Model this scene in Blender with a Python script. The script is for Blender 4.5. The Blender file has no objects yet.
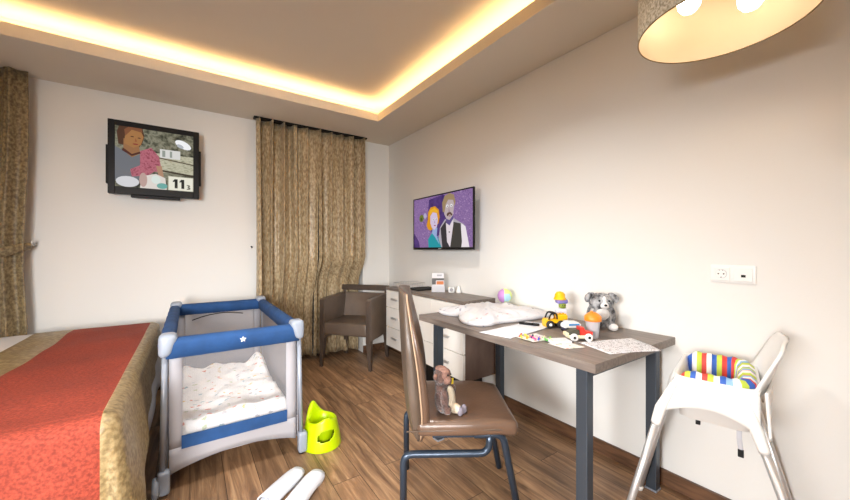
import bpy, bmesh, math, random
from mathutils import Vector, Matrix, noise
random.seed(7)
PI = math.pi
scn = bpy.context.scene
COL = scn.collection

# ------------------------------------------------------------------ camera
TH = math.atan2(235, 345)
cam_d = bpy.data.cameras.new('camera')
cam_d.sensor_fit = 'HORIZONTAL'; cam_d.sensor_width = 36.0
cam_d.lens = 36.0 * 345.0 / 850.0
cam_d.shift_y = -0.5 / 850.0
cam_d.clip_start = 0.02
cam = bpy.data.objects.new('camera', cam_d); COL.objects.link(cam)
cam.location = (0, 0, 1.2)
cam.rotation_euler = (PI / 2, 0, -TH)
scn.camera = cam

# ------------------------------------------------------------------ world, lights, exposure
world = bpy.data.worlds.new('world'); scn.world = world
world.use_nodes = True
world.node_tree.nodes['Background'].inputs[0].default_value = (0.55, 0.65, 0.8, 1)
world.node_tree.nodes['Background'].inputs[1].default_value = 0.02
EXPOSURE = 0.0
BULB = 10.0
COVE = 27.0

def area(name, loc, target, sx, sy, power, color):
    l = bpy.data.lights.new(name, 'AREA'); l.shape = 'RECTANGLE'; l.size = sx; l.size_y = sy
    l.energy = power; l.color = color
    o = bpy.data.objects.new(name, l); COL.objects.link(o)
    o.location = loc
    o.rotation_euler = (Vector(target) - Vector(loc)).to_track_quat('-Z', 'Y').to_euler()
    return o
def softbox(deg, *a):
    o = area(*a); o.data.spread = math.radians(deg)
W_REAR, W_SIDE, W_TOP = 68, 46, (7, 18, 7)
# fill lights added behind and beside the viewer; no windows known there
softbox(62, 'window_daylight', (-0.8, -1.80, 1.15), (1.1, 3.6, 0.1), 2.2, 1.3, W_REAR, (1.0, 1.0, 1.0))
softbox(62, 'side_window_daylight', (-2.40, 0.2, 1.2), (2.0, 1.3, -0.25), 1.5, 1.1, W_SIDE, (1.0, 1.0, 1.0))
# fill lights added under the raised ceiling, kept out of view
FILL_XY = ((-0.55, 1.6), (0.7, 1.35), (0.2, -0.3))
for (dx_, dy_), w_ in zip(FILL_XY, W_TOP):
    o = area('ceiling_downlight', (dx_, dy_, 2.625), (dx_, dy_ + .001, 0), 0.16, 0.16, w_, (1.0, 0.98, 0.95))
    o.data.shape = 'DISK'; o.data.spread = math.radians(130)

scn.view_settings.view_transform = 'Standard'
scn.view_settings.look = 'None'
scn.view_settings.exposure = EXPOSURE
scn.view_settings.gamma = 1.0
scn.view_settings.use_curve_mapping = False
scn.cycles.use_denoising = True
scn.cycles.max_bounces = 10
scn.cycles.diffuse_bounces = 6
scn.cycles.transparent_max_bounces = 24
scn.cycles.sample_clamp_indirect = 6.0
scn.cycles.caustics_reflective = False
scn.cycles.caustics_refractive = False

# ------------------------------------------------------------------ materials
MATS = {}
def srgb(h):
    h = h.lstrip('#')
    v = [int(h[i:i + 2], 16) / 255 for i in (0, 2, 4)]
    return tuple((c / 12.92 if c <= 0.04045 else ((c + 0.055) / 1.055) ** 2.4) for c in v) + (1,)

def mat(name, col, rough=0.6, metal=0.0, var=0.0, vscale=8.0, bump=0.0, bscale=60.0, emit=None, estr=0.0,
        trans=0.0, alpha=1.0, sheen=0.0, col2=None, stretch=None, coat=0.0, detail=4.0, spec=None):
    if name in MATS: return MATS[name]
    m = bpy.data.materials.new(name); m.use_nodes = True
    nt = m.node_tree; b = nt.nodes['Principled BSDF']
    c = srgb(col) if isinstance(col, str) else tuple(col) + (1,)
    b.inputs['Base Color'].default_value = c
    b.inputs['Roughness'].default_value = rough
    b.inputs['Metallic'].default_value = metal
    if spec is not None: b.inputs['Specular IOR Level'].default_value = spec
    if sheen: b.inputs['Sheen Weight'].default_value = sheen
    if coat: b.inputs['Coat Weight'].default_value = coat
    if trans: b.inputs['Transmission Weight'].default_value = trans
    if alpha < 1: b.inputs['Alpha'].default_value = alpha
    if emit:
        b.inputs['Emission Color'].default_value = srgb(emit) if isinstance(emit, str) else tuple(emit) + (1,)
        b.inputs['Emission Strength'].default_value = estr
    tc = nt.nodes.new('ShaderNodeTexCoord'); src = tc.outputs['Object']
    if stretch:
        mp = nt.nodes.new('ShaderNodeMapping'); mp.inputs['Scale'].default_value = stretch
        nt.links.new(src, mp.inputs['Vector']); src = mp.outputs['Vector']
    if var or col2:
        n = nt.nodes.new('ShaderNodeTexNoise'); n.inputs['Scale'].default_value = vscale
        n.inputs['Detail'].default_value = detail; nt.links.new(src, n.inputs['Vector'])
        r = nt.nodes.new('ShaderNodeValToRGB'); r.color_ramp.elements[0].position = 0.35; r.color_ramp.elements[1].position = 0.65
        if col2: a = srgb(col2) if isinstance(col2, str) else tuple(col2) + (1,)
        else: a = tuple(x * (1 - var) for x in c[:3]) + (1,)
        r.color_ramp.elements[0].color = a; r.color_ramp.elements[1].color = c
        nt.links.new(n.outputs['Fac'], r.inputs['Fac']); nt.links.new(r.outputs['Color'], b.inputs['Base Color'])
    if bump:
        n2 = nt.nodes.new('ShaderNodeTexNoise'); n2.inputs['Scale'].default_value = bscale; n2.inputs['Detail'].default_value = 3
        nt.links.new(src, n2.inputs['Vector'])
        bp = nt.nodes.new('ShaderNodeBump'); bp.inputs['Strength'].default_value = bump; bp.inputs['Distance'].default_value = 0.01
        nt.links.new(n2.outputs['Fac'], bp.inputs['Height']); nt.links.new(bp.outputs['Normal'], b.inputs['Normal'])
    MATS[name] = m
    return m

def floor_mat():
    m = bpy.data.materials.new('wood_plank_floor'); m.use_nodes = True
    nt = m.node_tree; N = nt.nodes; L = nt.links; b = N['Principled BSDF']
    tc = N.new('ShaderNodeTexCoord')
    mp = N.new('ShaderNodeMapping'); mp.inputs['Rotation'].default_value = (0, 0, PI / 2)
    L.new(tc.outputs['Object'], mp.inputs['Vector'])
    br = N.new('ShaderNodeTexBrick'); br.inputs['Scale'].default_value = 1.0
    br.inputs['Brick Width'].default_value = 1.25; br.inputs['Row Height'].default_value = 0.15
    br.inputs['Mortar Size'].default_value = 0.0016; br.inputs['Mortar Smooth'].default_value = 0.2
    br.inputs['Color1'].default_value = (0, 0, 0, 1); br.inputs['Color2'].default_value = (1, 1, 1, 1)
    br.inputs['Mortar'].default_value = (0.5, 0.5, 0.5, 1)
    br.offset = 0.37
    L.new(mp.outputs['Vector'], br.inputs['Vector'])
    # grain stretched along the boards, shifted per board
    mp2 = N.new('ShaderNodeMapping'); mp2.inputs['Scale'].default_value = (26, 2.2, 1)
    L.new(tc.outputs['Object'], mp2.inputs['Vector'])
    add = N.new('ShaderNodeVectorMath'); add.operation = 'ADD'
    sc = N.new('ShaderNodeVectorMath'); sc.operation = 'SCALE'; sc.inputs['Scale'].default_value = 9.0
    L.new(br.outputs['Color'], sc.inputs[0]); L.new(mp2.outputs['Vector'], add.inputs[0]); L.new(sc.outputs['Vector'], add.inputs[1])
    n = N.new('ShaderNodeTexNoise'); n.inputs['Scale'].default_value = 1.0; n.inputs['Detail'].default_value = 6
    n.inputs['Roughness'].default_value = 0.65; n.inputs['Distortion'].default_value = 0.8
    L.new(add.outputs['Vector'], n.inputs['Vector'])
    r = N.new('ShaderNodeValToRGB'); e = r.color_ramp.elements
    e[0].position = 0.28; e[0].color = srgb('#5c4331'); e[1].position = 0.72; e[1].color = srgb('#bd9872')
    k = e.new(0.5); k.color = srgb('#8f6e51')
    L.new(n.outputs['Fac'], r.inputs['Fac'])
    hsv = N.new('ShaderNodeHueSaturation')
    mr = N.new('ShaderNodeMapRange'); mr.inputs['To Min'].default_value = 0.78; mr.inputs['To Max'].default_value = 1.15
    L.new(br.outputs['Color'], mr.inputs['Value']); L.new(mr.outputs['Result'], hsv.inputs['Value'])
    L.new(r.outputs['Color'], hsv.inputs['Color'])
    mx = N.new('ShaderNodeMix'); mx.data_type = 'RGBA'
    L.new(br.outputs['Fac'], mx.inputs['Factor']); L.new(hsv.outputs['Color'], mx.inputs['A'])
    mx.inputs['B'].default_value = srgb('#33241a')
    L.new(mx.outputs['Result'], b.inputs['Base Color'])
    b.inputs['Roughness'].default_value = 0.42
    bp = N.new('ShaderNodeBump'); bp.inputs['Strength'].default_value = 0.12; bp.inputs['Distance'].default_value = 0.01
    L.new(n.outputs['Fac'], bp.inputs['Height']); L.new(bp.outputs['Normal'], b.inputs['Normal'])
    return m

def print_mat(name, base, cols, scale=26.0, thr=0.28, density=0.5, stretch=(1, 1, 1)):
    """cloth or paper with small scattered coloured motifs"""
    m = bpy.data.materials.new(name); m.use_nodes = True
    nt = m.node_tree; N = nt.nodes; L = nt.links; b = N['Principled BSDF']; b.inputs['Roughness'].default_value = 0.85
    tc = N.new('ShaderNodeTexCoord'); mp = N.new('ShaderNodeMapping'); mp.inputs['Scale'].default_value = stretch
    L.new(tc.outputs['Object'], mp.inputs['Vector'])
    nz = N.new('ShaderNodeTexNoise'); nz.inputs['Scale'].default_value = scale * 2.2
    L.new(mp.outputs['Vector'], nz.inputs['Vector'])
    ad = N.new('ShaderNodeMix'); ad.data_type = 'VECTOR'; ad.inputs['Factor'].default_value = 0.035
    L.new(mp.outputs['Vector'], ad.inputs[4]); L.new(nz.outputs['Color'], ad.inputs[5])
    v = N.new('ShaderNodeTexVoronoi'); v.inputs['Scale'].default_value = scale
    L.new(ad.outputs[1], v.inputs['Vector'])
    lt = N.new('ShaderNodeMath'); lt.operation = 'LESS_THAN'; lt.inputs[1].default_value = thr
    L.new(v.outputs['Distance'], lt.inputs[0])
    sp = N.new('ShaderNodeSeparateColor'); L.new(v.outputs['Color'], sp.inputs['Color'])
    gt = N.new('ShaderNodeMath'); gt.operation = 'LESS_THAN'; gt.inputs[1].default_value = density
    L.new(sp.outputs['Green'], gt.inputs[0])
    mu = N.new('ShaderNodeMath'); mu.operation = 'MULTIPLY'; L.new(lt.outputs[0], mu.inputs[0]); L.new(gt.outputs[0], mu.inputs[1])
    r = N.new('ShaderNodeValToRGB'); r.color_ramp.interpolation = 'CONSTANT'
    e = r.color_ramp.elements
    e[0].position = 0; e[0].color = srgb(cols[0]); e[1].position = 1.0 / len(cols); e[1].color = srgb(cols[1])
    for i in range(2, len(cols)):
        k = e.new(i / len(cols)); k.color = srgb(cols[i])
    L.new(sp.outputs['Red'], r.inputs['Fac'])
    mx = N.new('ShaderNodeMix'); mx.data_type = 'RGBA'
    L.new(mu.outputs[0], mx.inputs['Factor']); mx.inputs['A'].default_value = srgb(base); L.new(r.outputs['Color'], mx.inputs['B'])
    L.new(mx.outputs['Result'], b.inputs['Base Color'])
    bp = N.new('ShaderNodeBump'); bp.inputs['Strength'].default_value = 0.2; bp.inputs['Distance'].default_value = 0.02
    n3 = N.new('ShaderNodeTexNoise'); n3.inputs['Scale'].default_value = 9; L.new(tc.outputs['Object'], n3.inputs['Vector'])
    L.new(n3.outputs['Fac'], bp.inputs['Height']); L.new(bp.outputs['Normal'], b.inputs['Normal'])
    return m

def mesh_fabric(name, col, opacity, scale):
    m = bpy.data.materials.new(name); m.use_nodes = True
    nt = m.node_tree; N = nt.nodes; L = nt.links; b = N['Principled BSDF']
    b.inputs['Base Color'].default_value = srgb(col); b.inputs['Roughness'].default_value = 0.8
    tc = N.new('ShaderNodeTexCoord')
    v = N.new('ShaderNodeTexVoronoi'); v.inputs['Scale'].default_value = scale; v.inputs['Randomness'].default_value = 0.05
    L.new(tc.outputs['Object'], v.inputs['Vector'])
    mr = N.new('ShaderNodeMapRange'); mr.inputs['From Min'].default_value = 0.15; mr.inputs['From Max'].default_value = 0.5
    mr.inputs['To Min'].default_value = max(0, opacity - 0.12); mr.inputs['To Max'].default_value = min(1, opacity + 0.12)
    L.new(v.outputs['Distance'], mr.inputs['Value']); L.new(mr.outputs['Result'], b.inputs['Alpha'])
    return m

M = dict(
    wall=mat('painted_wall', (0.79, 0.78, 0.75), 0.9, bump=0.03, bscale=120),
    ceiling=mat('painted_ceiling', (0.74, 0.68, 0.58), 0.95),
    skirting=mat('wood_skirting', '#6f4f38', 0.45, col2='#4a3222', vscale=6, stretch=(8, 1, 8)),
    floor=floor_mat(),
    white_lac=mat('white_lacquer', (0.83, 0.81, 0.77), 0.35),
    greywood=mat('grey_brown_laminate', '#857a72', 0.42, col2='#6f645d', vscale=5, stretch=(14, 1, 14), detail=6),
    greywood_side=mat('dark_grey_brown_laminate', '#776257', 0.5, col2='#6a564c', vscale=5, stretch=(3, 3, 1)),
    steel=mat('dark_steel', '#4c5560', 0.38, metal=0.55),
    chrome=mat('brushed_metal', (0.62, 0.62, 0.62), 0.4, metal=0.7),
    tube=mat('blue_black_tube', '#36414f', 0.3, metal=0.5),
    leather=mat('bronze_leather', '#685142', 0.28, var=0.3, vscale=5, bump=0.08, bscale=90),
    leather_back=mat('bronze_leather_back', '#5d4f44', 0.4, var=0.15, vscale=6, bump=0.08, bscale=90),
    dark_leather=mat('dark_brown_leather', '#6a5b4f', 0.33, var=0.2, vscale=6, bump=0.06, bscale=90),
    dark_wood=mat('dark_wood', '#4f4137', 0.5, var=0.2, vscale=8, stretch=(6, 6, 1)),
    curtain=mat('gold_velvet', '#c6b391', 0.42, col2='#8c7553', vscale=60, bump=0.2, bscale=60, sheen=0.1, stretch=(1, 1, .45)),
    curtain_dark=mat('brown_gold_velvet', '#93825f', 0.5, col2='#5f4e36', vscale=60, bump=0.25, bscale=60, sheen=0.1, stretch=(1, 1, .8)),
    red=mat('rust_red_chenille', '#a2412c', 0.85, col2='#792a1b', vscale=110, bump=0.3, bscale=70, stretch=(1, 2, 1)),
    gold=mat('gold_velvet_border', '#a8936a', 0.45, col2='#7b6744', vscale=55, bump=0.3, bscale=50),
    linen=mat('white_linen', (0.72, 0.73, 0.76), 0.85, bump=0.1, bscale=12),
    black=mat('black_plastic', (0.010, 0.009, 0.009), 0.45, spec=.2),
    blackm=mat('black_matt', (0.015, 0.015, 0.015), 0.7, spec=.2),
    blue=mat('blue_fabric', '#214d84', 0.85, var=0.25, vscale=10, bump=0.3, bscale=14),
    plastic_grey=mat('light_grey_plastic', '#939ba8', 0.4),
    grey_fab=mat('pale_grey_fabric', '#a6a4a9', 0.85, bump=0.1, bscale=20),
    grey_tube=mat('grey_tube', '#9aa1ad', 0.35, metal=0.3),
    lime=mat('lime_plastic', '#b8d400', 0.3),
    lime_in=mat('lime_plastic_bowl', '#a8c400', 0.35),
    white=mat('white_plastic', (0.84, 0.84, 0.82), 0.35),
    towel=mat('white_towelling', (0.70, 0.72, 0.77), 0.9, bump=0.2, bscale=150),
    paper=mat('white_paper', (0.72, 0.72, 0.75), 0.8),
    yellow=mat('yellow_plastic', '#f2b90f', 0.35),
    orange=mat('orange_plastic', '#f08a24', 0.4),
    redp=mat('red_plastic', '#d8392c', 0.35),
    bluep=mat('blue_plastic', '#2a86c8', 0.35),
    navy=mat('navy_plastic', '#232a52', 0.35),
    tyre=mat('black_rubber', (0.02, 0.02, 0.02), 0.6),
    cream=mat('cream_plastic', '#e3d9b5', 0.45),
    frost=mat('frosted_plastic', '#dcdce2', 0.4, trans=0.35),
    glass=mat('window_glass', (0.6, 0.7, 0.8), 0.05, trans=0.9),
)
QUILT = print_mat('printed_quilt', '#f6f6f6', ['#e08f7c', '#e6c98e', '#a3c0cc', '#c8d4b0', '#bcbcc4', '#e0786a'], 20, 0.30, 0.5, (1.3, 2.0, 1))
SLEEP = print_mat('printed_sleeping_bag', '#d4d4d8', ['#9a9cac', '#74768a', '#c9a0a8', '#b4b7c2'], 24, 0.22, 0.6)
MAPP = print_mat('line_drawing_paper', '#dedee2', ['#33333a', '#6a6a72', '#4a4a52', '#5a5a62', '#7a5a5c'], 85, 0.32, 0.85, (1, .6, 1))
FORM = print_mat('lightly_printed_paper', '#dfe1e8', ['#aab0bd', '#c2c6d0'], 40, 0.16, 0.35)
CARD = print_mat('coloured_card', '#e9e6e0', ['#d98a7a', '#9ab07a', '#b0a58a', '#d8c9b0'], 34, 0.35, 0.5)
NET = mesh_fabric('grey_netting', '#a8a6ac', 0.55, 130)
NETF = mesh_fabric('thin_white_netting', '#c5c4c8', 0.12, 130)

# ------------------------------------------------------------------ helpers
def link(name, bm, mats, parent=None, smooth=False, loc=None, autosmooth=None):
    me = bpy.data.meshes.new(name)
    bmesh.ops.recalc_face_normals(bm, faces=bm.faces)
    bm.to_mesh(me); bm.free()
    if not isinstance(mats, (list, tuple)): mats = [mats]
    for m in mats: me.materials.append(m)
    if smooth:
        for p in me.polygons: p.use_smooth = True
    o = bpy.data.objects.new(name, me); COL.objects.link(o)
    if parent: o.parent = parent
    if loc: o.location = loc
    if autosmooth:
        for p in me.polygons: p.use_smooth = True
        # mark sharp edges by angle
        b2 = bmesh.new(); b2.from_mesh(me)
        for e in b2.edges:
            if len(e.link_faces) == 2 and e.calc_face_angle(0) > math.radians(autosmooth): e.smooth = False
        b2.to_mesh(me); b2.free()
    return o

def tag(o, label, cat, group=None):
    o['label'] = label; o['category'] = cat
    if group: o['group'] = group
    return o

def thing(name, label, cat, loc=(0, 0, 0), rz=0.0, group=None):
    o = bpy.data.objects.new(name, None); COL.objects.link(o); o.empty_display_size = 0.1
    o.location = loc; o.rotation_euler = (0, 0, rz)
    return tag(o, label, cat, group)

def struct(name, bm, m, **k):
    o = link(name, bm, m, **k); o['kind'] = 'structure'; return o

def box(bm, a, b, bev=0.0, seg=2, mi=0, mtx=None):
    """axis box between corners a and b"""
    r = bmesh.ops.create_cube(bm, size=1.0)
    vs = r['verts']
    for v in vs:
        v.co = Vector(((a[i] + b[i]) / 2 + v.co[i] * (b[i] - a[i]) for i in range(3)))
    fs = {f for v in vs for f in v.link_faces}
    for f in fs: f.material_index = mi
    if bev > 0:
        es = list({e for v in vs for e in v.link_edges})
        rr = bmesh.ops.bevel(bm, geom=es, offset=bev, segments=seg, affect='EDGES', profile=0.5)
        vs = list({v for f in rr['faces'] for v in f.verts} | {v for v in vs if v.is_valid})
        for f in {f for v in vs for f in v.link_faces}: f.material_index = mi
    if mtx is not None: bmesh.ops.transform(bm, matrix=mtx, verts=vs)
    return vs

def B(*a, **k):
    bm = bmesh.new(); box(bm, *a, **k); return bm

def ring_loft(bm, rings, closed_ring=True, caps=True, mi=0, close_loft=False):
    vr = [[bm.verts.new(p) for p in r] for r in rings]
    n = len(vr[0])
    rng = range(n) if closed_ring else range(n - 1)
    L = len(vr)
    for i in range(L if close_loft else L - 1):
        A, Bq = vr[i], vr[(i + 1) % L]
        for j in rng:
            f = bm.faces.new((A[j], A[(j + 1) % n], Bq[(j + 1) % n], Bq[j])); f.material_index = mi if isinstance(mi, int) else mi(i, j)
    if caps and closed_ring and not close_loft:
        f = bm.faces.new(vr[0][::-1]); f.material_index = mi if isinstance(mi, int) else mi(0, 0)
        f = bm.faces.new(vr[-1]); f.material_index = mi if isinstance(mi, int) else mi(L - 2, 0)
    return vr

def lathe(bm, prof, seg=24, center=(0, 0, 0), mi=0, caps=True, axis='Z', sx=1, sy=1):
    rings = []
    for r, z in prof:
        ring = []
        for k in range(seg):
            a = 2 * PI * k / seg
            p = (r * math.cos(a) * sx, r * math.sin(a) * sy, z)
            if axis == 'Y': p = (p[0], p[2], p[1])
            if axis == 'X': p = (p[2], p[0], p[1])
            ring.append(Vector(p) + Vector(center))
        rings.append(ring)
    return ring_loft(bm, rings, caps=caps, mi=mi)

def fillet(pts, r, n=5):
    pts = [Vector(p) for p in pts]; out = [pts[0]]
    for i in range(1, len(pts) - 1):
        a, b, c = pts[i - 1], pts[i], pts[i + 1]
        d1 = (a - b); d2 = (c - b); rr = min(r, d1.length * .49, d2.length * .49)
        p1 = b + d1.normalized() * rr; p2 = b + d2.normalized() * rr
        for k in range(n + 1):
            t = k / n; out.append(p1 * (1 - t) ** 2 + b * 2 * t * (1 - t) + p2 * t * t)
    out.append(pts[-1]); return out

def sweep(bm, pts, r, seg=10, mi=0, caps=True, flat=1.0, closed=False):
    pts = [Vector(p) for p in pts]; n = len(pts)
    rad = r if isinstance(r, (list, tuple)) else [r] * n
    def tan(i):
        if closed: return (pts[(i + 1) % n] - pts[(i - 1) % n]).normalized()
        if i == 0: return (pts[1] - pts[0]).normalized()
        if i == n - 1: return (pts[-1] - pts[-2]).normalized()
        return ((pts[i + 1] - pts[i]).normalized() + (pts[i] - pts[i - 1]).normalized()).normalized()
    t = tan(0); up = Vector((0, 0, 1)) if abs(t.z) < 0.9 else Vector((1, 0, 0))
    u = t.cross(up).normalized()
    rings = []
    for i in range(n):
        t2 = tan(i); q = t.rotation_difference(t2); u = (q @ u).normalized(); t = t2; w = t.cross(u).normalized()
        rings.append([pts[i] + (u * math.cos(2 * PI * k / seg) + w * math.sin(2 * PI * k / seg) * flat) * rad[i] for k in range(seg)])
    return ring_loft(bm, rings, caps=caps and not closed, mi=mi, close_loft=closed)

def ball(bm, c, r, seg=14, mi=0, rot=None):
    if not isinstance(r, (list, tuple)): r = (r, r, r)
    res = bmesh.ops.create_uvsphere(bm, u_segments=seg, v_segments=max(6, seg // 2 + 2), radius=1.0)
    mt = Matrix.Translation(c) @ (rot.to_matrix().to_4x4() if rot else Matrix.Identity(4)) @ Matrix.Diagonal((r[0], r[1], r[2], 1))
    bmesh.ops.transform(bm, matrix=mt, verts=res['verts'])
    for f in {f for v in res['verts'] for f in v.link_faces}: f.material_index = mi
    return res['verts']

def grid(bm, nu, nv, fn, mi=0):
    vs = [[bm.verts.new(fn(i / (nu - 1), j / (nv - 1))) for j in range(nv)] for i in range(nu)]
    for i in range(nu - 1):
        for j in range(nv - 1):
            f = bm.faces.new((vs[i][j], vs[i + 1][j], vs[i + 1][j + 1], vs[i][j + 1])); f.material_index = mi if isinstance(mi, int) else mi(i, j)
    return vs

def slab(bm, nu, nv, fn, thick, mi=0):
    """thin closed sheet: fn gives a point, thick a vector offset or a function of (u, v)"""
    th = thick if callable(thick) else (lambda u, v: Vector(thick))
    top = grid(bm, nu, nv, fn, mi)
    bot = [[bm.verts.new(Vector(fn(i / (nu - 1), j / (nv - 1))) + th(i / (nu - 1), j / (nv - 1))) for j in range(nv)] for i in range(nu)]
    def q(a, b, c, d, k): f = bm.faces.new((a, b, c, d)); f.material_index = k
    K = (lambda i, j: mi) if isinstance(mi, int) else mi
    for i in range(nu - 1):
        for j in range(nv - 1): q(bot[i][j], bot[i][j + 1], bot[i + 1][j + 1], bot[i + 1][j], K(i, j))
    for i in range(nu - 1):
        q(top[i][0], bot[i][0], bot[i + 1][0], top[i + 1][0], K(i, 0)); q(top[i][-1], top[i + 1][-1], bot[i + 1][-1], bot[i][-1], K(i, nv - 2))
    for j in range(nv - 1):
        q(top[0][j], top[0][j + 1], bot[0][j + 1], bot[0][j], K(0, j)); q(top[-1][j], bot[-1][j], bot[-1][j + 1], top[-1][j + 1], K(nu - 2, j))

def prism(bm, poly, z0, z1, mi=0, top=None):
    """vertical prism over an xy polygon; top may be a function(x,y)->z"""
    lo = [bm.verts.new((p[0], p[1], z0)) for p in poly]; hi = [bm.verts.new((p[0], p[1], z1)) for p in poly]
    n = len(poly)
    for i in range(n):
        f = bm.faces.new((lo[i], lo[(i + 1) % n], hi[(i + 1) % n], hi[i])); f.material_index = mi
    f = bm.faces.new(lo[::-1]); f.material_index = mi
    f = bm.faces.new(hi); f.material_index = mi

def sm(x): x = max(0.0, min(1.0, x)); return x * x * (3 - 2 * x)

# ------------------------------------------------------------------ room constants
XW, YW, HC = 2.006, 3.73, 2.465
XL, YF = -2.45, -1.85
OX0, OX1, OY0, OY1 = -1.8, 1.535, -1.15, 3.075      # opening of the raised ceiling
NX0, NX1, NZ, NY = 0.56, 1.665, 2.33, 4.02            # window niche behind the curtains

struct('floor', B((XL - .1, YF - .1, -0.1), (XW + .1, NY + .15, 0)), M['floor'])
struct('wall_right', B((XW, YF - .1, 0), (XW + .1, YW + .4, 2.95)), M['wall'])
struct('wall_left', B((XL - .1, YF - .1, 0), (XL, YW + .1, 2.95)), M['wall'])
struct('wall_front', B((XL, YF - .1, 0), (XW, YF, 2.95)), M['wall'])
bm = bmesh.new()
box(bm, (XL, YW, 0), (NX0, YW + .1, 2.95)); box(bm, (NX1, YW, 0), (XW, YW + .1, 2.95)); box(bm, (NX0, YW, NZ), (NX1, YW + .1, 2.95))
box(bm, (NX0 - .08, YW + .1, 0), (NX0, NY, NZ)); box(bm, (NX1, YW + .1, 0), (NX1 + .08, NY, NZ)); box(bm, (NX0 - .08, YW + .1, NZ), (NX1 + .08, NY, NZ + .08))
struct('wall_back', bm, M['wall'])
win = bpy.data.objects.new('window_1', None); COL.objects.link(win); win['kind'] = 'structure'
bm = bmesh.new(); mx = (NX0 + NX1) / 2
for a, b in (((NX0, NY, 0), (NX0 + .06, NY + .06, NZ)), ((NX1 - .06, NY, 0), (NX1, NY + .06, NZ)), ((mx - .035, NY, 0), (mx + .035, NY + .06, NZ)),
             ((NX0, NY, 0), (NX1, NY + .06, .08)), ((NX0, NY, NZ - .07), (NX1, NY + .06, NZ))): box(bm, a, b)
link('window_frame', bm, M['white'], win)
for i in range(2):
    x0 = NX0 + .06 if i == 0 else mx + .035; x1 = mx - .035 if i == 0 else NX1 - .06
    link('pane', B((x0, NY + .02, .08), (x1, NY + .03, NZ - .07)), M['glass'], win)

def added_window(n, o_, ux, w, h):  # invented window, frame and pane added out of view around a fill light
    r = bpy.data.objects.new('window_%d' % n, None); COL.objects.link(r); r['kind'] = 'structure'
    ux = Vector(ux); o_ = Vector(o_); nz = Vector((0, 0, 1)); nn = ux.cross(nz)
    def bar(a0, a1, z0, z1, d0, d1):
        bm = bmesh.new(); vs = box(bm, (a0, d0, z0), (a1, d1, z1))
        for v in vs: v.co = o_ + ux * v.co.x + nn * v.co.y + nz * v.co.z
        return bm
    for a0, a1, z0, z1 in ((-w / 2 - .06, -w / 2, -h / 2 - .06, h / 2 + .06), (w / 2, w / 2 + .06, -h / 2 - .06, h / 2 + .06), (-w / 2, w / 2, h / 2, h / 2 + .06), (-w / 2, w / 2, -h / 2 - .06, -h / 2)):
        link('window_frame', bar(a0, a1, z0, z1, -.02, .02), M['white'], r)
    link('pane', bar(-w / 2, w / 2, -h / 2, h / 2, -.008, -.002), M['glass'], r)
added_window(2, (-0.8, YF + .02, 1.15), (1, 0, 0), 2.2, 1.3)
added_window(3, (XL + .02, 0.2, 1.2), (0, 1, 0), 1.5, 1.1)

bm = bmesh.new()                                            # lowered border with its upstand
T = 0.03
box(bm, (XL, YF, HC), (OX0, YW, HC + T)); box(bm, (OX1, YF, HC), (XW, YW, HC + T))
box(bm, (OX0, YF, HC), (OX1, OY0, HC + T)); box(bm, (OX0, OY1, HC), (OX1, YW, HC + T))
UP = 0.078
for a, b in (((OX0 - .015, OY0 - .015, HC + T), (OX0, OY1 + .015, HC + UP)), ((OX1, OY0 - .015, HC + T), (OX1 + .015, OY1 + .015, HC + UP)),
             ((OX0, OY0 - .015, HC + T), (OX1, OY0, HC + UP)), ((OX0, OY1, HC + T), (OX1, OY1 + .015, HC + UP))): box(bm, a, b)
HU = HC + 0.175; G = 0.16
for a, b in (((OX0 - G - .02, OY0 - G, HC + T), (OX0 - G, OY1 + G, HU)), ((OX1 + G, OY0 - G, HC + T), (OX1 + G + .02, OY1 + G, HU)),
             ((OX0 - G, OY0 - G - .02, HC + T), (OX1 + G, OY0 - G, HU)), ((OX0 - G, OY1 + G, HC + T), (OX1 + G, OY1 + G + .02, HU))): box(bm, a, b)
box(bm, (OX0 - G, OY0 - G, HU), (OX1 + G, OY1 + G, HU + .04))
struct('ceiling', bm, M['ceiling'])

led = mat('warm_led_strip', (1, .8, .5), 0.5, emit=(1.0, 0.67, 0.32), estr=COVE)
for nm, a, b in (('back', (OX0, OY1 + .05, HC + .045), (OX1 + .06, OY1 + .075, HC + .055)),
                 ('right', (OX1 + .05, OY0, HC + .045), (OX1 + .075, OY1 + .045, HC + .055)),
                 ('left', (OX0 - .075, OY0, HC + .045), (OX0 - .05, OY1, HC + .055)),
                 ('front', (OX0, OY0 - .075, HC + .045), (OX1, OY0 - .05, HC + .055))):
    o = link('light_strip', B(a, b), led)
    tag(o, {'back': 'warm glowing light strip hidden in the ceiling recess above the wall television side',
            'right': 'warm glowing light strip hidden in the ceiling recess on the desk side',
            'left': 'warm light strip in the ceiling recess above the head of the bed',
            'front': 'warm light strip in the ceiling recess behind the viewer'}[nm], 'light strip')

bm = bmesh.new()
box(bm, (XW - .014, YF, 0), (XW, YW, .08), 0.003)
struct('baseboard_right', bm, M['skirting'])
bm = bmesh.new()
box(bm, (XL, YW - .014, 0), (NX0, YW, .08), 0.003); box(bm, (NX1, YW - .014, 0), (XW - .014, YW, .08), 0.003)
struct('baseboard_back', bm, M['skirting'])
tag(link('curtain_track', B((0.50, 3.60, HC - .014), (1.66, 3.67, HC)), M['black']), 'thin dark curtain track on the ceiling above the window curtains', 'curtain track')

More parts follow.
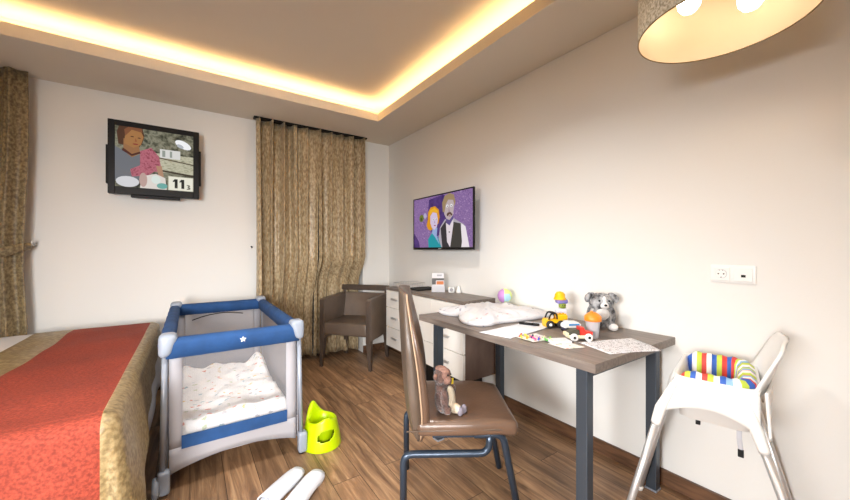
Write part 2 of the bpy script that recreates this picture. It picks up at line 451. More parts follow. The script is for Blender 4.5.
# ------------------------------------------------------------------ curtains
def curtain(name, x0, x1, m, folds, amp, ybase, z0, z1, yoff=None, edge=None, seed=1):
    rnd = random.Random(seed)
    ph = [rnd.uniform(-.5, .5) for _ in range(8)]
    bm = bmesh.new()
    def fn(u, v):
        z = z0 + (z1 - z0) * v
        w = u + 0.012 * math.sin(9 * u + ph[0] * 6) * (1.2 - v)
        a = amp * (0.75 + .35 * math.sin(5 * u + ph[1] * 9) + .15 * math.sin(3 * v + 8 * u))
        y = ybase - a * math.sin(2 * PI * folds * w + ph[2]) - .35 * a * math.sin(2 * PI * folds * 2.3 * w + ph[3] * 5 + v)
        x = x0 + (x1 - x0) * u + 0.008 * math.cos(2 * PI * folds * w) + .006 * math.sin(4 * v + 11 * u)
        if edge: x = edge(x, u, z)
        if yoff: y += yoff(x, z)
        return Vector((x, y, z))
    slab(bm, max(60, int(folds * 14)), 30, fn, (0, 0.004, 0))
    return link(name, bm, m, smooth=True)
push = lambda x, z: 0.21 * sm((x - 1.02) / 0.12) * sm((1.0 - z) / 0.55) + 0.02 * sm((1.0 - z) / .6)
def fit(x, u, z): return x
c = curtain('curtain', 0.515, 1.10, M['curtain'], 5.2, 0.058, 3.635, 0.05, HC - .012,
            lambda x, z: 0.02 * sm((1 - z) / .6) + 0.17 * sm((x - .62) / .3) * sm((1.12 - z) / .5), seed=3)
tag(c, 'long gold velvet window curtain with deep folds, the half nearer the black wall television', 'curtain')
c = curtain('curtain', 1.103, 1.635, M['curtain'], 4.4, 0.058, 3.635, 0.035, HC - .012, lambda x, z: 0.19 * sm((1.12 - z) / .3), seed=5)
tag(c, 'floor-length gold velvet curtain with deep folds hanging behind the leather armchair', 'curtain')

tz = 1.15
def tie_edge(x, u, z):
    d = abs(z - tz)
    k = 0.80 + 0.20 * sm(d / 0.9) if z > tz else 0.80 + 0.24 * sm(d / 0.6)
    return -1.75 + (x + 1.75) * 1.0 * (k * 0.12 + 0.88)
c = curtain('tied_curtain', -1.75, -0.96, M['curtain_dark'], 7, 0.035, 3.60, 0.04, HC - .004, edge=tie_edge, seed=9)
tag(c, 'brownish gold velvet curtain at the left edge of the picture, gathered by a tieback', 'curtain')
bm = bmesh.new()
pts = []
for k in range(25):
    t = k / 24
    x = -1.70 + 0.755 * t; zz = tz - 0.02 + 0.10 * t ** 4
    pts.append((x, 3.525 + .13 * t ** 8, zz))
rings = []
for i, p in enumerate(pts):
    t = i / 24; h = 0.042 - .018 * t ** 6
    p = Vector(p)
    rings.append([p + Vector((0, -.006, -h)), p + Vector((0, -.014, 0)), p + Vector((0, -.006, h)), p + Vector((0, .006, h)), p + Vector((0, .006, -h))])
ring_loft(bm, rings)
tb = link('curtain_tieback', bm, M['gold'], smooth=True)
tb.data.materials[0] = M['curtain_dark']
tag(tb, 'gold fabric band pulling the left curtain towards a wall hook', 'curtain tieback')
bm = bmesh.new(); sweep(bm, [(-0.943, YW, 1.235), (-0.943, 3.66, 1.232), (-0.943, 3.645, 1.26)], 0.006)
tag(link('tieback_hook', bm, M['chrome'], smooth=True), 'small metal hook on the back wall holding the curtain band', 'hook')
bm = bmesh.new(); sweep(bm, [(0.493, YW, 1.228), (0.493, 3.69, 1.228), (0.493, 3.685, 1.215)], 0.006)
tag(link('wall_hook', bm, M['blackm'], smooth=True), 'tiny dark hook on the back wall beside the gold window curtain', 'hook')

# ------------------------------------------------------------------ televisions
def emat(col, s=0.7):
    return mat('screen_' + col.lstrip('#') + str(int(s * 100)), (0.01, 0.01, 0.01), 0.4, emit=col, estr=s, spec=.1)
def noisy_screen(name, cols, scale, s, stretch=(1, 1, 1)):
    m = bpy.data.materials.new(name); m.use_nodes = True
    nt = m.node_tree; b = nt.nodes['Principled BSDF']; b.inputs['Base Color'].default_value = (.01, .01, .01, 1); b.inputs['Roughness'].default_value = .4; b.inputs['Specular IOR Level'].default_value = .1
    tc = nt.nodes.new('ShaderNodeTexCoord'); mp = nt.nodes.new('ShaderNodeMapping'); mp.inputs['Scale'].default_value = stretch
    n = nt.nodes.new('ShaderNodeTexNoise'); n.inputs['Scale'].default_value = scale; n.inputs['Detail'].default_value = 5
    r = nt.nodes.new('ShaderNodeValToRGB'); e = r.color_ramp.elements
    e[0].position = .32; e[0].color = srgb(cols[0]); e[1].position = .68; e[1].color = srgb(cols[-1])
    for i in range(1, len(cols) - 1):
        k = e.new(.32 + .36 * i / (len(cols) - 1)); k.color = srgb(cols[i])
    nt.links.new(tc.outputs['Object'], mp.inputs['Vector']); nt.links.new(mp.outputs['Vector'], n.inputs['Vector'])
    nt.links.new(n.outputs['Fac'], r.inputs['Fac']); nt.links.new(r.outputs['Color'], b.inputs['Emission Color']); b.inputs['Emission Strength'].default_value = s
    return m
def picture(name, W, Hh, shapes, parent, y):
    """flat picture on a screen in local x (right) and z (up), facing -y; every shape a thin layer of the same mesh"""
    bm = bmesh.new(); mats = []
    for i, (m, pts) in enumerate(shapes):
        if m not in mats: mats.append(m)
        yy = y - 0.00025 * i
        vs = [bm.verts.new(((p[0] - .5) * W, yy, (p[1] - .5) * Hh)) for p in pts]
        f = bm.faces.new(vs); f.material_index = mats.index(m)
        if f.normal.y > 0: f.normal_flip()
    me = bpy.data.meshes.new(name); bm.normal_update()
    for f in bm.faces:
        if f.normal.y > 0: f.normal_flip()
    bm.to_mesh(me); bm.free()
    for m in mats: me.materials.append(m)
    o = bpy.data.objects.new(name, me); COL.objects.link(o); o.parent = parent
    return o
def ell(cx, cy, rx, ry, n=18, a0=0, a1=2 * PI, tilt=0):
    out = []
    for k in range(n):
        a = a0 + (a1 - a0) * k / (n if abs(a1 - a0 - 2 * PI) < 1e-6 else n - 1)
        x, y = rx * math.cos(a), ry * math.sin(a)
        out.append((cx + x * math.cos(tilt) - y * math.sin(tilt), cy + x * math.sin(tilt) + y * math.cos(tilt)))
    return out
R_ = lambda x0, y0, x1, y1: [(x0, y0), (x1, y0), (x1, y1), (x0, y1)]

t = thing('television', 'small boxy black television on the back wall, showing a woman beside the number 11', 'television', (-0.230, 3.60, 1.925))
W, Hh = 0.59, 0.575
bm = bmesh.new(); bx = 0.042
for a, b in (((-W / 2, -.03, -Hh / 2), (-W / 2 + bx, .03, Hh / 2)), ((W / 2 - bx, -.03, -Hh / 2), (W / 2, .03, Hh / 2)),
             ((-W / 2 + bx, -.03, Hh / 2 - bx), (W / 2 - bx, .03, Hh / 2)), ((-W / 2 + bx, -.03, -Hh / 2), (W / 2 - bx, .03, -Hh / 2 + bx + .015))): box(bm, a, b, .003)
link('bezel', bm, M['black'], t)
bm = bmesh.new(); box(bm, (-W / 2 + .03, -.015, -Hh / 2 + .03), (W / 2 - .03, .05, Hh / 2 - .03), .01); link('housing', bm, M['blackm'], t)
for s in (-1, 1):
    bm = bmesh.new()
    zc = -.06 if s < 0 else -.02
    box(bm, (s * W / 2 - .004 if s > 0 else -W / 2 - .014, -.01, zc - .15), (W / 2 + .014 if s > 0 else -W / 2 + .004, .03, zc + .15), .003)
    link('speaker', bm, M['blackm'], t)
bm = bmesh.new(); box(bm, (-.16, -.02, -Hh / 2 - .022), (.16, .03, -Hh / 2 + .002), .006); link('lower_bar', bm, M['black'], t)
bm = bmesh.new(); box(bm, (-.09, .05, -.09), (.09, .13, .09), .004); link('wall_bracket', bm, M['blackm'], t)
S = 1.0
mot = noisy_screen('mossy_screen_image', ['#23251d', '#5d5c4b', '#8f8c78', '#3c3f33'], 22, .9)
shp = [(mot, R_(0, 0, 1, 1)),
       (noisy_screen('pale_screen_image', ['#8d8b74', '#c9c6ad', '#a39f86'], 30, .9, (1, 1, 3)), R_(.42, .30, 1, .62)),
       (emat('#e9e8e4', .8), R_(.55, .55, .82, .70)), (emat('#a8b0a6', .7), R_(.58, .57, .62, .68)), (emat('#a8b0a6', .7), R_(.68, .57, .71, .68)),
       (emat('#43382c', .8), [(.38, .335), (1, .265), (1, .295), (.38, .365)]), (emat('#5b503f', .8), [(.42, .55), (1, .47), (1, .49), (.42, .57)]),
       (emat('#f4f4f6', .95), ell(.86, .82, .12, .065, tilt=-.5)), (emat('#b9bdc4', .9), ell(.82, .79, .05, .03, tilt=-.5)),
       # woman: hair, neck, face, clothes
       (emat('#5a3a28'), [(.04, .70), (.02, .9), (.05, 1), (.33, 1), (.355, .88), (.33, .76), (.28, .66)]),
       (emat('#a9774f'), [(.10, .60), (.10, .80), (.28, .80), (.30, .58), (.20, .5)]),
       (emat('#7c7f86'), [(0, .1), (0, .66), (.10, .60), (.20, .50), (.32, .58), (.36, .30), (.30, .10)]),
       (noisy_screen('pink_cardigan_screen_image', ['#8c3d4c', '#c27080', '#a04f5e'], 60, .85),
        [(.30, .62), (.44, .70), (.54, .56), (.56, .42), (.58, .30), (.48, .30), (.40, .22), (.20, .18), (.18, .30), (.30, .38)]),
       (emat('#c79a7c'), [(.50, .40), (.575, .40), (.60, .22), (.54, .20)]),
       (emat('#b9834f'), [(.11, .72), (.12, .88), (.16, .98), (.30, .98), (.345, .86), (.31, .72), (.22, .66)]),
       (emat('#8e5a3c'), [(.12, .84), (.11, .95), (.16, 1), (.32, 1), (.33, .93), (.2, .96)]),
       (emat('#5e3424'), ell(.205, .845, .022, .009)), (emat('#5e3424'), ell(.29, .835, .02, .009)),
       (emat('#a8623f'), [(.245, .83), (.265, .77), (.235, .765)]), (emat('#9c3f35'), ell(.245, .725, .035, .012)),
       (emat('#5a2f25'), [(.08, .60), (.10, .64), (.20, .555), (.30, .61), (.31, .58), (.20, .52)]),
       (emat('#d8d8dc', .9), ell(.15, .09, .14, .09)), (emat('#e8e0d8', .85), [(.30, .0), (.32, .20), (.5, .26), (.62, .2), (.64, 0)]),
       (emat('#c9a9a0', .8), ell(.34, .14, .05, .12)), (emat('#6fb0a8', .85), ell(.58, .06, .07, .05)), (emat('#e4efe8', .85), ell(.50, .16, .06, .07)),
       (emat('#d9d5c0', .9), R_(.66, 0, 1, .245)), (emat('#efecdc', .9), R_(.67, .01, .99, .235)),
       # the digits 11 and a small 3
       (emat('#20201c'), [(.745, .04), (.785, .04), (.785, .20), (.745, .20), (.72, .165), (.72, .145), (.745, .155)]),
       (emat('#20201c'), [(.835, .04), (.875, .04), (.875, .20), (.835, .20), (.81, .165), (.81, .145), (.835, .155)]),
       (emat('#6b6858'), [(.91, .03), (.955, .035), (.96, .06), (.945, .075), (.955, .09), (.95, .11), (.91, .115), (.91, .10), (.935, .095), (.92, .08), (.92, .07), (.94, .06), (.91, .045)])]
picture('screen', W - 2 * bx, Hh - 2 * bx - .015, shp, t, -.022).location = (0, 0, .0075)

t = thing('television', 'slim flat television above the sideboard showing a cartoon couple on purple', 'television', (1.886, 2.512, 1.452), -PI / 2)
W, Hh = 0.90, 0.508
bm = bmesh.new(); bx = 0.011
for a, b in (((-W / 2, -.012, -Hh / 2), (-W / 2 + bx, .006, Hh / 2)), ((W / 2 - bx, -.012, -Hh / 2), (W / 2, .006, Hh / 2)),
             ((-W / 2 + bx, -.012, Hh / 2 - bx), (W / 2 - bx, .006, Hh / 2)), ((-W / 2 + bx, -.012, -Hh / 2), (W / 2 - bx, .006, -Hh / 2 + .022))): box(bm, a, b, .002)
link('bezel', bm, M['black'], t)
bm = bmesh.new(); box(bm, (-W / 2 + .04, -.004, -Hh / 2 + .03), (W / 2 - .04, .03, Hh / 2 - .03), .004); link('housing', bm, M['blackm'], t)
bm = bmesh.new(); box(bm, (-.12, .03, -.10), (.12, .045, .12), .003); box(bm, (-.03, .045, -.03), (.03, .105, .03)); box(bm, (-.1, .105, -.12), (.1, .12, .12)); link('wall_bracket', bm, M['blackm'], t)
bm = bmesh.new(); box(bm, (-.02, -.014, -Hh / 2 + .006), (.02, -.010, -Hh / 2 + .014)); link('badge', bm, M['chrome'], t)
P2 = noisy_screen('speckled_purple_screen_image', ['#6b4a8c', '#a583b8', '#7d5c9c', '#c3a2d0'], 60, .8)
P3 = noisy_screen('deep_purple_screen_image', ['#402a66', '#60428a'], 20, .8)
shp = [(P2, R_(0, 0, 1, 1)), (P3, [(.26, .5), (.30, .95), (.55, 1), (.66, .9), (.66, .3), (.4, .2)]), (P3, [(0, 0), (0, .3), (.1, .12), (.12, 0)]),
       (emat('#7e8a3a'), ell(.155, .60, .045, .075)), (emat('#4e5a2a'), ell(.15, .58, .02, .035)), (emat('#cfc3e6'), ell(.225, .64, .03, .055)),
       (emat('#8a6a9a'), [(.20, .52), (.215, .52), (.24, .40), (.225, .40)]),
       # man
       (emat('#c8bfcb'), [(.46, 0), (.50, .38), (.58, .52), (.70, .55), (.80, .46), (.88, .40), (.94, 0)]),
       (emat('#f2e9ee', .9), [(.82, 0), (.84, .42), (.90, .36), (.955, 0)]),
       (emat('#3f3a40'), [(.54, 0), (.51, .36), (.60, .50), (.62, .12), (.66, 0)]), (emat('#4b4742'), [(.66, 0), (.72, .46), (.83, .42), (.85, .1), (.84, 0)]),
       (emat('#e8dce2', .9), [(.60, .48), (.62, .10), (.67, 0), (.72, .42), (.72, .52)]),
       (emat('#6b5a9a'), [(.60, .46), (.61, .60), (.72, .60), (.72, .52), (.66, .40)]),
       (emat('#d9c6c8'), [(.575, .62), (.565, .80), (.60, .92), (.70, .92), (.735, .78), (.715, .58), (.66, .50), (.61, .53)]),
       (emat('#b59a72'), [(.55, .66), (.54, .84), (.58, .96), (.66, 1), (.73, .95), (.755, .82), (.74, .74), (.72, .86), (.64, .88), (.60, .80), (.58, .66)]),
       (emat('#f2f0f2', .9), ell(.625, .765, .02, .028)), (emat('#f2f0f2', .9), ell(.69, .765, .02, .028)), (emat('#3a3048'), ell(.628, .76, .007, .012)), (emat('#3a3048'), ell(.69, .76, .007, .012)),
       (emat('#b89aa6'), [(.652, .74), (.645, .64), (.672, .64)]), (emat('#6a4a3a'), [(.615, .60), (.63, .64), (.68, .645), (.71, .60), (.70, .57), (.665, .61), (.63, .57)]),
       (emat('#a4504c'), ell(.665, .575, .018, .009)), (emat('#2c2c34'), ell(.66, .28, .01, .012)),
       # woman
       (emat('#e39a1d', .9), [(.29, .36), (.26, .44), (.285, .56), (.29, .70), (.34, .79), (.42, .80), (.485, .72), (.50, .58), (.48, .46), (.42, .40), (.34, .33)]),
       (emat('#f1b52c', .9), [(.31, .62), (.33, .74), (.41, .77), (.47, .70), (.46, .66), (.38, .70)]),
       (emat('#1f9aa6', .9), [(.30, 0), (.29, .16), (.36, .28), (.47, .20), (.53, .0)]),
       (emat('#9bb0dc', .9), [(.365, .28), (.38, .40), (.46, .38), (.45, .22), (.50, .05), (.42, .2)]),
       (emat('#d8c6e2', .9), [(.335, .48), (.335, .62), (.38, .69), (.45, .66), (.47, .54), (.455, .40), (.41, .34), (.36, .39)]),
       (emat('#f4f2f6', .9), ell(.385, .545, .018, .018)), (emat('#f4f2f6', .9), ell(.44, .55, .016, .018)), (emat('#3a5a48'), ell(.388, .543, .008, .012)), (emat('#3a5a48'), ell(.442, .548, .008, .012)),
       (emat('#a88ab8'), [(.415, .53), (.425, .47), (.41, .47)]), (emat('#a83a4a'), ell(.42, .425, .018, .010))]
picture('screen', W - 2 * bx, Hh - bx - .022, shp, t, -.0085).location = (0, 0, .0055)

# ------------------------------------------------------------------ wall sockets
t = thing('wall_socket', 'white double wall plate above the high chair with a power socket and a data socket', 'wall socket', (XW, 0.5, 1.09), -PI / 2)
bm = bmesh.new(); box(bm, (-.078, -.008, -.04), (.078, 0, .04), .003); link('frame', bm, M['white'], t, autosmooth=40)
bm = bmesh.new(); box(bm, (-.068, -.013, -.03), (-.008, -.007, .03), .002); p = link('power_insert', bm, M['white'], t)
bm = bmesh.new(); lathe(bm, [(.0205, -.0145), (.0215, -.012), (.0195, -.0125), (.019, -.0138)], 24, (-.038, 0, 0), axis='Y', caps=False); link('socket_rim', bm, M['plastic_grey'], p)
for dx, dz, r in ((-.0095, 0, .003), (.0095, 0, .003), (0, -.0155, .0022), (-.006, .016, .0016), (.006, .016, .0016)):
    bm = bmesh.new(); lathe(bm, [(r, -.0142), (r, -.0128)], 10, (-.038 + dx, 0, dz), axis='Y'); link('contact_hole', bm, M['black'], p)
bm = bmesh.new(); box(bm, (.008, -.013, -.03), (.068, -.007, .03), .002); p = link('data_insert', bm, M['white'], t)
bm = bmesh.new(); box(bm, (.031, -.0142, -.012), (.046, -.0126, -.001)); link('data_port', bm, M['black'], p)

# ------------------------------------------------------------------ pendant lamp
t = thing('pendant_lamp', 'large beige textured drum pendant lamp with bare bulbs, hanging at the top right', 'pendant lamp', (1.467, .395, 1.95))
shade_out = mat('textured_shade_fabric', '#d2c9b4', 0.7, col2='#8f846c', vscale=130, bump=0.5, bscale=70)
shade_in = mat('cream_shade_lining', '#ead3b4', 0.8)
bm = bmesh.new(); lathe(bm, [(.238, 0), (.238, .30)], 64, caps=False); lathe(bm, [(.2345, .30), (.2345, 0)], 64, caps=False, mi=1)
bm.verts.ensure_lookup_table()
link('lamp_shade', bm, [shade_out, shade_in], t, smooth=True)
bm = bmesh.new(); sweep(bm, [(.2365 * math.cos(2 * PI * k / 64), .2365 * math.sin(2 * PI * k / 64), 0) for k in range(64)], .0022, 6, closed=True)
link('shade_rim', bm, mat('brass_trim', '#7a6434', .4, metal=.6), t, smooth=True)
bm = bmesh.new(); sweep(bm, [(.236 * math.cos(2 * PI * k / 64), .236 * math.sin(2 * PI * k / 64), .3) for k in range(64)], .0022, 6, closed=True)
for k in range(3): sweep(bm, [(0, 0, .28), (.236 * math.cos(k * 2.094 + .4), .236 * math.sin(k * 2.094 + .4), .298)], .003, 6)
link('shade_spider', bm, M['chrome'], t, smooth=True)
bm = bmesh.new(); sweep(bm, [(0, 0, .22), (0, 0, HC - 1.95 - .02)], .006, 8); link('rod', bm, M['chrome'], t, smooth=True)
bm = bmesh.new(); lathe(bm, [(.05, HC - 1.95 - .03), (.055, HC - 1.95 - .02), (.055, HC - 1.95)], 24); link('ceiling_rose', bm, M['chrome'], t, smooth=True)
bulbm = mat('glowing_bulb', (1, 1, 1), 0.4, emit=(1.0, 0.88, 0.72), estr=BULB)
for dx, dy, dz in ((-.095, .03, .045), (.085, -.055, -.025), (.03, .10, .03)):
    bm = bmesh.new(); lathe(bm, [(.006, .078), (.022, .084), (.033, .10), (.036, .118), (.030, .138), (.018, .155), (.014, .17)], 20, (dx, dy, dz)); bl = link('bulb', bm, bulbm, t, smooth=True)
    bm = bmesh.new(); lathe(bm, [(.017, .17), (.018, .215), (.012, .222)], 16, (dx, dy, dz)); sweep(bm, [(dx, dy, .215 + dz), (0, 0, .24)], .006, 8); link('bulb_socket', bm, M['white'], bl, smooth=True)

for (dx_, dy_) in FILL_XY:  # rings added to house the unseen ceiling fill lights
    bm = bmesh.new(); lathe(bm, [(.082, -.002), (.10, -.006), (.105, 0)], 32, (dx_, dy_, HU), caps=False)
    tag(link('downlight', bm, M['white'], smooth=True), 'round recessed downlight with a white ring in the raised ceiling', 'ceiling light', 'ceiling downlights')

# ------------------------------------------------------------------ bed
t = thing('bed', 'double bed in white linen with its foot towards the travel cot', 'bed', (-1.2, 2.55, 0))
ox, oy = -1.2, 2.55
bm = bmesh.new(); box(bm, (-2.25 - ox, 1.66 - oy, .05), (-.27 - ox, 3.46 - oy, .32), .01); link('bed_base', bm, mat('dark_bed_base', '#3b3029', .7), t)
for x in (-2.15, -.35):
    for y in (1.75, 3.35):
        bm = bmesh.new(); lathe(bm, [(.03, 0), (.03, .06)], 12, (x - ox, y - oy, 0)); link('leg', bm, M['black'], t)
bm = bmesh.new(); box(bm, (-2.28 - ox, 1.62 - oy, .32), (-.25 - ox, 3.50 - oy, .6), .05, 4); link('mattress', bm, M['linen'], t, smooth=True)
bm = bmesh.new()
# white duvet: top sheet plus foot drop
def duvet_fn(u, v):
    # u across the bed (y), v from head to the hem over the foot
    y = 1.665 + 1.85 * u
    L1 = 1.978; r = .05; L2 = .30 + .02 * math.sin(9 * u)
    s = v * (L1 + r * 1.5 + L2)
    if s < L1: x, z = -2.24 + s, .612 + .006 * math.sin(s * 7 + u * 5)
    elif s < L1 + r * 1.5:
        a = (s - L1) / (r * 1.5) * PI / 2; x, z = -.262 + r * math.sin(a), .612 - r * (1 - math.cos(a))
    else:
        q = s - L1 - r * 1.5; x = -.212 + .006 * math.sin(u * 17) * min(1, q / .2) + .14 * q; z = .562 - q
    ee = min(u, 1 - u)
    if ee < .02: z -= .03 * (1 - ee / .02)
    return Vector((x - ox, y - oy, z))
bm = bmesh.new(); slab(bm, 50, 60, duvet_fn, (-.012, 0, -.012)); link('duvet', bm, M['linen'], t, smooth=True)
# head side pillow and headboard, outside the picture
bm = bmesh.new(); box(bm, (-2.36 - ox, 1.55 - oy, 0), (-2.29 - ox, 3.55 - oy, 1.1), .01); link('headboard', bm, M['greywood'], t)

# runner: red field between two gold bands, draped over the near side and the foot
X0, X1, X2, XE, YN, YB = -.885, -.70, -.255, -.197, 1.582, 3.515
def build_runner():
    bm = bmesh.new()
    ZTOP, R = .628, .055
    wav = lambda y: .012 * math.sin(y * 2.3 + .5)
    def top(u, v):
        x = X0 + (XE - R + .008 - X0) * u; y = YN + R - .008 + (YB - R - YN - R) * v
        z = ZTOP - .0012 + (.005 * math.sin(x * 9 + y * 6) + .004 * math.sin(y * 13 - x * 4)) * sm(min(u * 9, v * 9, (1 - v) * 9, (1 - u) * 9))
        return Vector((x + wav(y) * (1 - u) , y, z))
    def mi_top(i, j):
        x = X0 + (XE - R - X0) * (i + .5) / 60
        return 1 if x < X1 or x > X2 else 0
    slab(bm, 61, 60, top, (0, 0, -.004), mi_top)
    # hanging part: plan path along the near side, round the corner and along the foot
    path = []
    n1 = 60
    for k in range(n1 + 1): path.append((Vector((X0 + (XE - R - X0) * k / n1, YN, 0)), Vector((0, -1, 0))))
    for k in range(1, 9):
        a = -PI / 2 + PI / 2 * k / 8; path.append((Vector((XE - R + R * math.cos(a), YN + R + R * math.sin(a), 0)), Vector((math.cos(a), math.sin(a), 0))))
    for k in range(1, 81): path.append((Vector((XE, YN + R + (YB - R - YN - R) * k / 80, 0)), Vector((1, 0, 0))))
    def hem(p):
        if p.x < XE - .03: return .14
        pts = [(1.5, .13), (1.70, .17), (1.80, .225), (2.0, .29), (2.19, .355), (2.35, .40), (2.6, .43), (3.0, .48), (3.6, .54)]
        for (a, f), (b, g) in zip(pts, pts[1:]):
            if p.y <= b: return f + (g - f) * max(0, (p.y - a) / (b - a))
        return .54
    NR = 26; rows = []
    for (p, nrm) in path:
        col_ = []; zb = hem(p)
        s_ = p.x * 11 + p.y * 13
        for r_ in range(NR):
            if r_ < 8:
                a = PI / 2 * r_ / 7; q = p - nrm * R * (1 - math.sin(a)); q.z = ZTOP - R * (1 - math.cos(a))
            else:
                f = (r_ - 7) / (NR - 8); q = p.copy(); q.z = (ZTOP - R) + (zb - ZTOP + R) * f
                dd_ = ZTOP - R - q.z
                q += nrm * ((.012 if nrm.x < .5 else .005) * math.sin(s_ * 1.6) * min(1, dd_ / .15) + (.01 if nrm.x < .5 else .13) * dd_ + .006)  if p.x > -9 else nrm * 0
                if dd_ < .03: q -= nrm * .008 * (1 - dd_ / .03)
                q -= nrm * .005
            if r_ < 8 and abs(p.y - YN) < 1e-4: q.x += wav(q.y) * max(0, (XE - R - q.x) / (XE - R - X0))
            col_.append(q)
        rows.append(col_)
    nP = len(rows)
    th_ = [[-path[i][1] * .004 + Vector((0, 0, -.002)) for j in range(NR)] for i in range(nP)]
    def mi_(i, j):
        p = path[i][0]
        return 0 if (abs(p.y - YN) < 1e-4 and X1 <= p.x < X2 - .004) else 1
    def P(u, v): return rows[round(u * (nP - 1))][round(v * (NR - 1))]
    slab(bm, nP, NR, P, lambda u, v: th_[round(u * (nP - 1))][round(v * (NR - 1))], mi_)
    return bm
tag(link('bed_runner', build_runner(), [M['red'], M['gold']], smooth=True), 'rust-red bed runner with gold borders draped over the foot of the bed', 'bed runner')

# ------------------------------------------------------------------ travel cot
t = thing('travel_cot', 'blue and grey travel cot with netting sides standing between bed and armchair', 'travel cot', (0.215, 2.73, 0))
hx, y0, y1 = .312, 2.11 - 2.73, 3.35 - 2.73
ZT = .755
cor = [(-hx, y0), (hx, y0), (hx, y1), (-hx, y1)]
def rail(a, b, rr=.034, drop=.085, n=22, sag=.0):
    a, b = Vector(a), Vector(b); d = (b - a).normalized(); side = Vector((d.y, -d.x, 0))
    bm = bmesh.new(); rings = []
    for i in range(n + 1):
        s = i / n; c = a.lerp(b, s); w = 1 + .05 * math.sin(i * 1.7); zz = sag * math.sin(s * PI)
        ring = []
        for k in range(9):
            an = PI * k / 8
            ring.append(c + side * math.cos(an) * rr * w + Vector((0, 0, math.sin(an) * rr * .9 - .02 - zz)))
        ring.append(c - side * rr * .8 * w + Vector((0, 0, -drop)))
        ring.append(c + side * rr * .8 * w + Vector((0, 0, -drop)))
        rings.append(ring)
    ring_loft(bm, rings); return bm
for i in range(4):
    a, b = cor[i], cor[(i + 1) % 4]
    bm = rail((a[0], a[1], ZT), (b[0], b[1], ZT), drop=.088 if i == 0 else .075)
    rl = link('top_rail', bm, M['blue'], t, smooth=True)
    if i == 0:
        bm = bmesh.new(); pts = []
        for k in range(10):
            r = .016 if k % 2 == 0 else .008; an = PI / 2 + k * PI / 5; pts.append((r * math.cos(an) + .02, r * math.sin(an) + ZT - .035))
        lo = [bm.verts.new((p[0], y0 - .040, p[1])) for p in pts]; hi = [bm.verts.new((p[0], y0 - .033, p[1])) for p in pts]
        bm.faces.new(lo); bm.faces.new(hi[::-1])
        for k in range(10): bm.faces.new((lo[k], lo[(k + 1) % 10], hi[(k + 1) % 10], hi[k]))
        link('star_badge', bm, M['white'], rl)
for i, (x, y) in enumerate(cor):
    sx, sy = (1 if x > 0 else -1), (1 if y > 0 else -1)
    # rounded corner cap: wraps over the rail ends
    bm = bmesh.new(); vs = box(bm, (-.046, -.042, -.085), (.030, .046, .030), .024, 4)
    for v in list(bm.verts):
        if v.co.z < -.02: f = (-.02 - v.co.z) / .08; v.co.x += (0.04) * f * (1 if v.co.x < 0 else 0); v.co.y -= .04 * f * (1 if v.co.y > 0 else 0)
        v.co.x = v.co.x * sx; v.co.y = v.co.y * -sy if False else (v.co.y if sy < 0 else -v.co.y)
        v.co += Vector((x, y, ZT + .004))
    link('corner_cap', bm, M['plastic_grey'], t, smooth=True)
    bm = bmesh.new(); sweep(bm, [(x + sx * .016, y + sy * .008, .08), (x + sx * .004, y + sy * .008, ZT - .05)], .0125, 12)
    link('upright', bm, M['grey_tube'], t, smooth=True)
    # foot
    bm = bmesh.new()
    box(bm, (x - .018 + sx * .016, y - .030 + sy * .008, 0.012 if sx < 0 else .006), (x + .032 + sx * .016, y + .024 + sy * .008, .125), .014, 3)
    ft = link('foot', bm, M['plastic_grey'], t, smooth=True)
    if sx < 0:
        bm = bmesh.new(); lathe(bm, [(.018, -.014), (.045, -.012), (.05, 0), (.045, .012), (.018, .014)], 22, (x - .040, y + sy * .012, .05), axis='X')
        link('wheel', bm, M['plastic_grey'], ft, smooth=True)
    else:
        bm = bmesh.new(); lathe(bm, [(.016, 0), (.02, .012)], 12, (x + .018, y + sy * .012, 0)); link('rubber_pad', bm, M['black'], ft)
def side_panels(i):
    a, b = Vector((*cor[i], 0)), Vector((*cor[(i + 1) % 4], 0)); d = (b - a).normalized(); L = (b - a).length
    n = Vector((d.y, -d.x, 0)) * .004
    zlo, zm, zmax = .255, .215, ZT - .08
    cw = .062
    nm = NETF if i == 0 else NET
    # netting
    bm = bmesh.new(); grid(bm, 2, 2, lambda u, v: a + d * (cw + (L - 2 * cw) * u) + Vector((0, 0, zm + (zmax - zm) * v)))
    link('netting', bm, nm, t)
    # corner strips and the lower skirt with an arched hem
    bm = bmesh.new()
    for s0, s1 in ((.012, cw + .004), (L - cw - .004, L - .012)):
        slab(bm, 3, 12, lambda u, v, s0=s0, s1=s1: a + d * (s0 + (s1 - s0) * u) + Vector((0, 0, zm + (zmax - zm) * v)), n)
    arch = lambda u: .092 + .05 * math.sin(PI * u) ** .8
    slab(bm, 30, 4, lambda u, v: a + d * (.012 + (L - .024) * u) + Vector((0, 0, arch(u) + (zm - arch(u)) * v)), n)
    sk = link('fabric_panel', bm, M['grey_fab'], t, smooth=True)
    bm = bmesh.new(); slab(bm, 20, 2, lambda u, v: a + d * (cw + (L - 2 * cw) * u) + n * 1.3 + Vector((0, 0, zm - .008 + (.272 - zm + .008) * v)), n)
    link('blue_band', bm, M['blue'], sk)
    bm = bmesh.new(); sweep(bm, [a + d * (.012 + (L - .024) * u / 20) + Vector((0, 0, arch(u / 20))) for u in range(21)], .004, 6)
    link('hem_piping', bm, M['grey_tube'], sk, smooth=True)
for i in range(4): side_panels(i)
bm = bmesh.new(); sweep(bm, fillet([(-.20, y1 - .03, ZT - .12), (-.11, y1 - .035, ZT - .09), (.03, y1 - .035, ZT - .075), (.16, y1 - .03, ZT - .10)], .08), .004, 6)
link('strap', bm, M['black'], t, smooth=True)
bm = bmesh.new(); box(bm, (-hx + .02, y0 + .02, .12), (hx - .02, y1 - .02, .165), .012, 3); link('floor_mattress', bm, M['linen'], t, smooth=True)

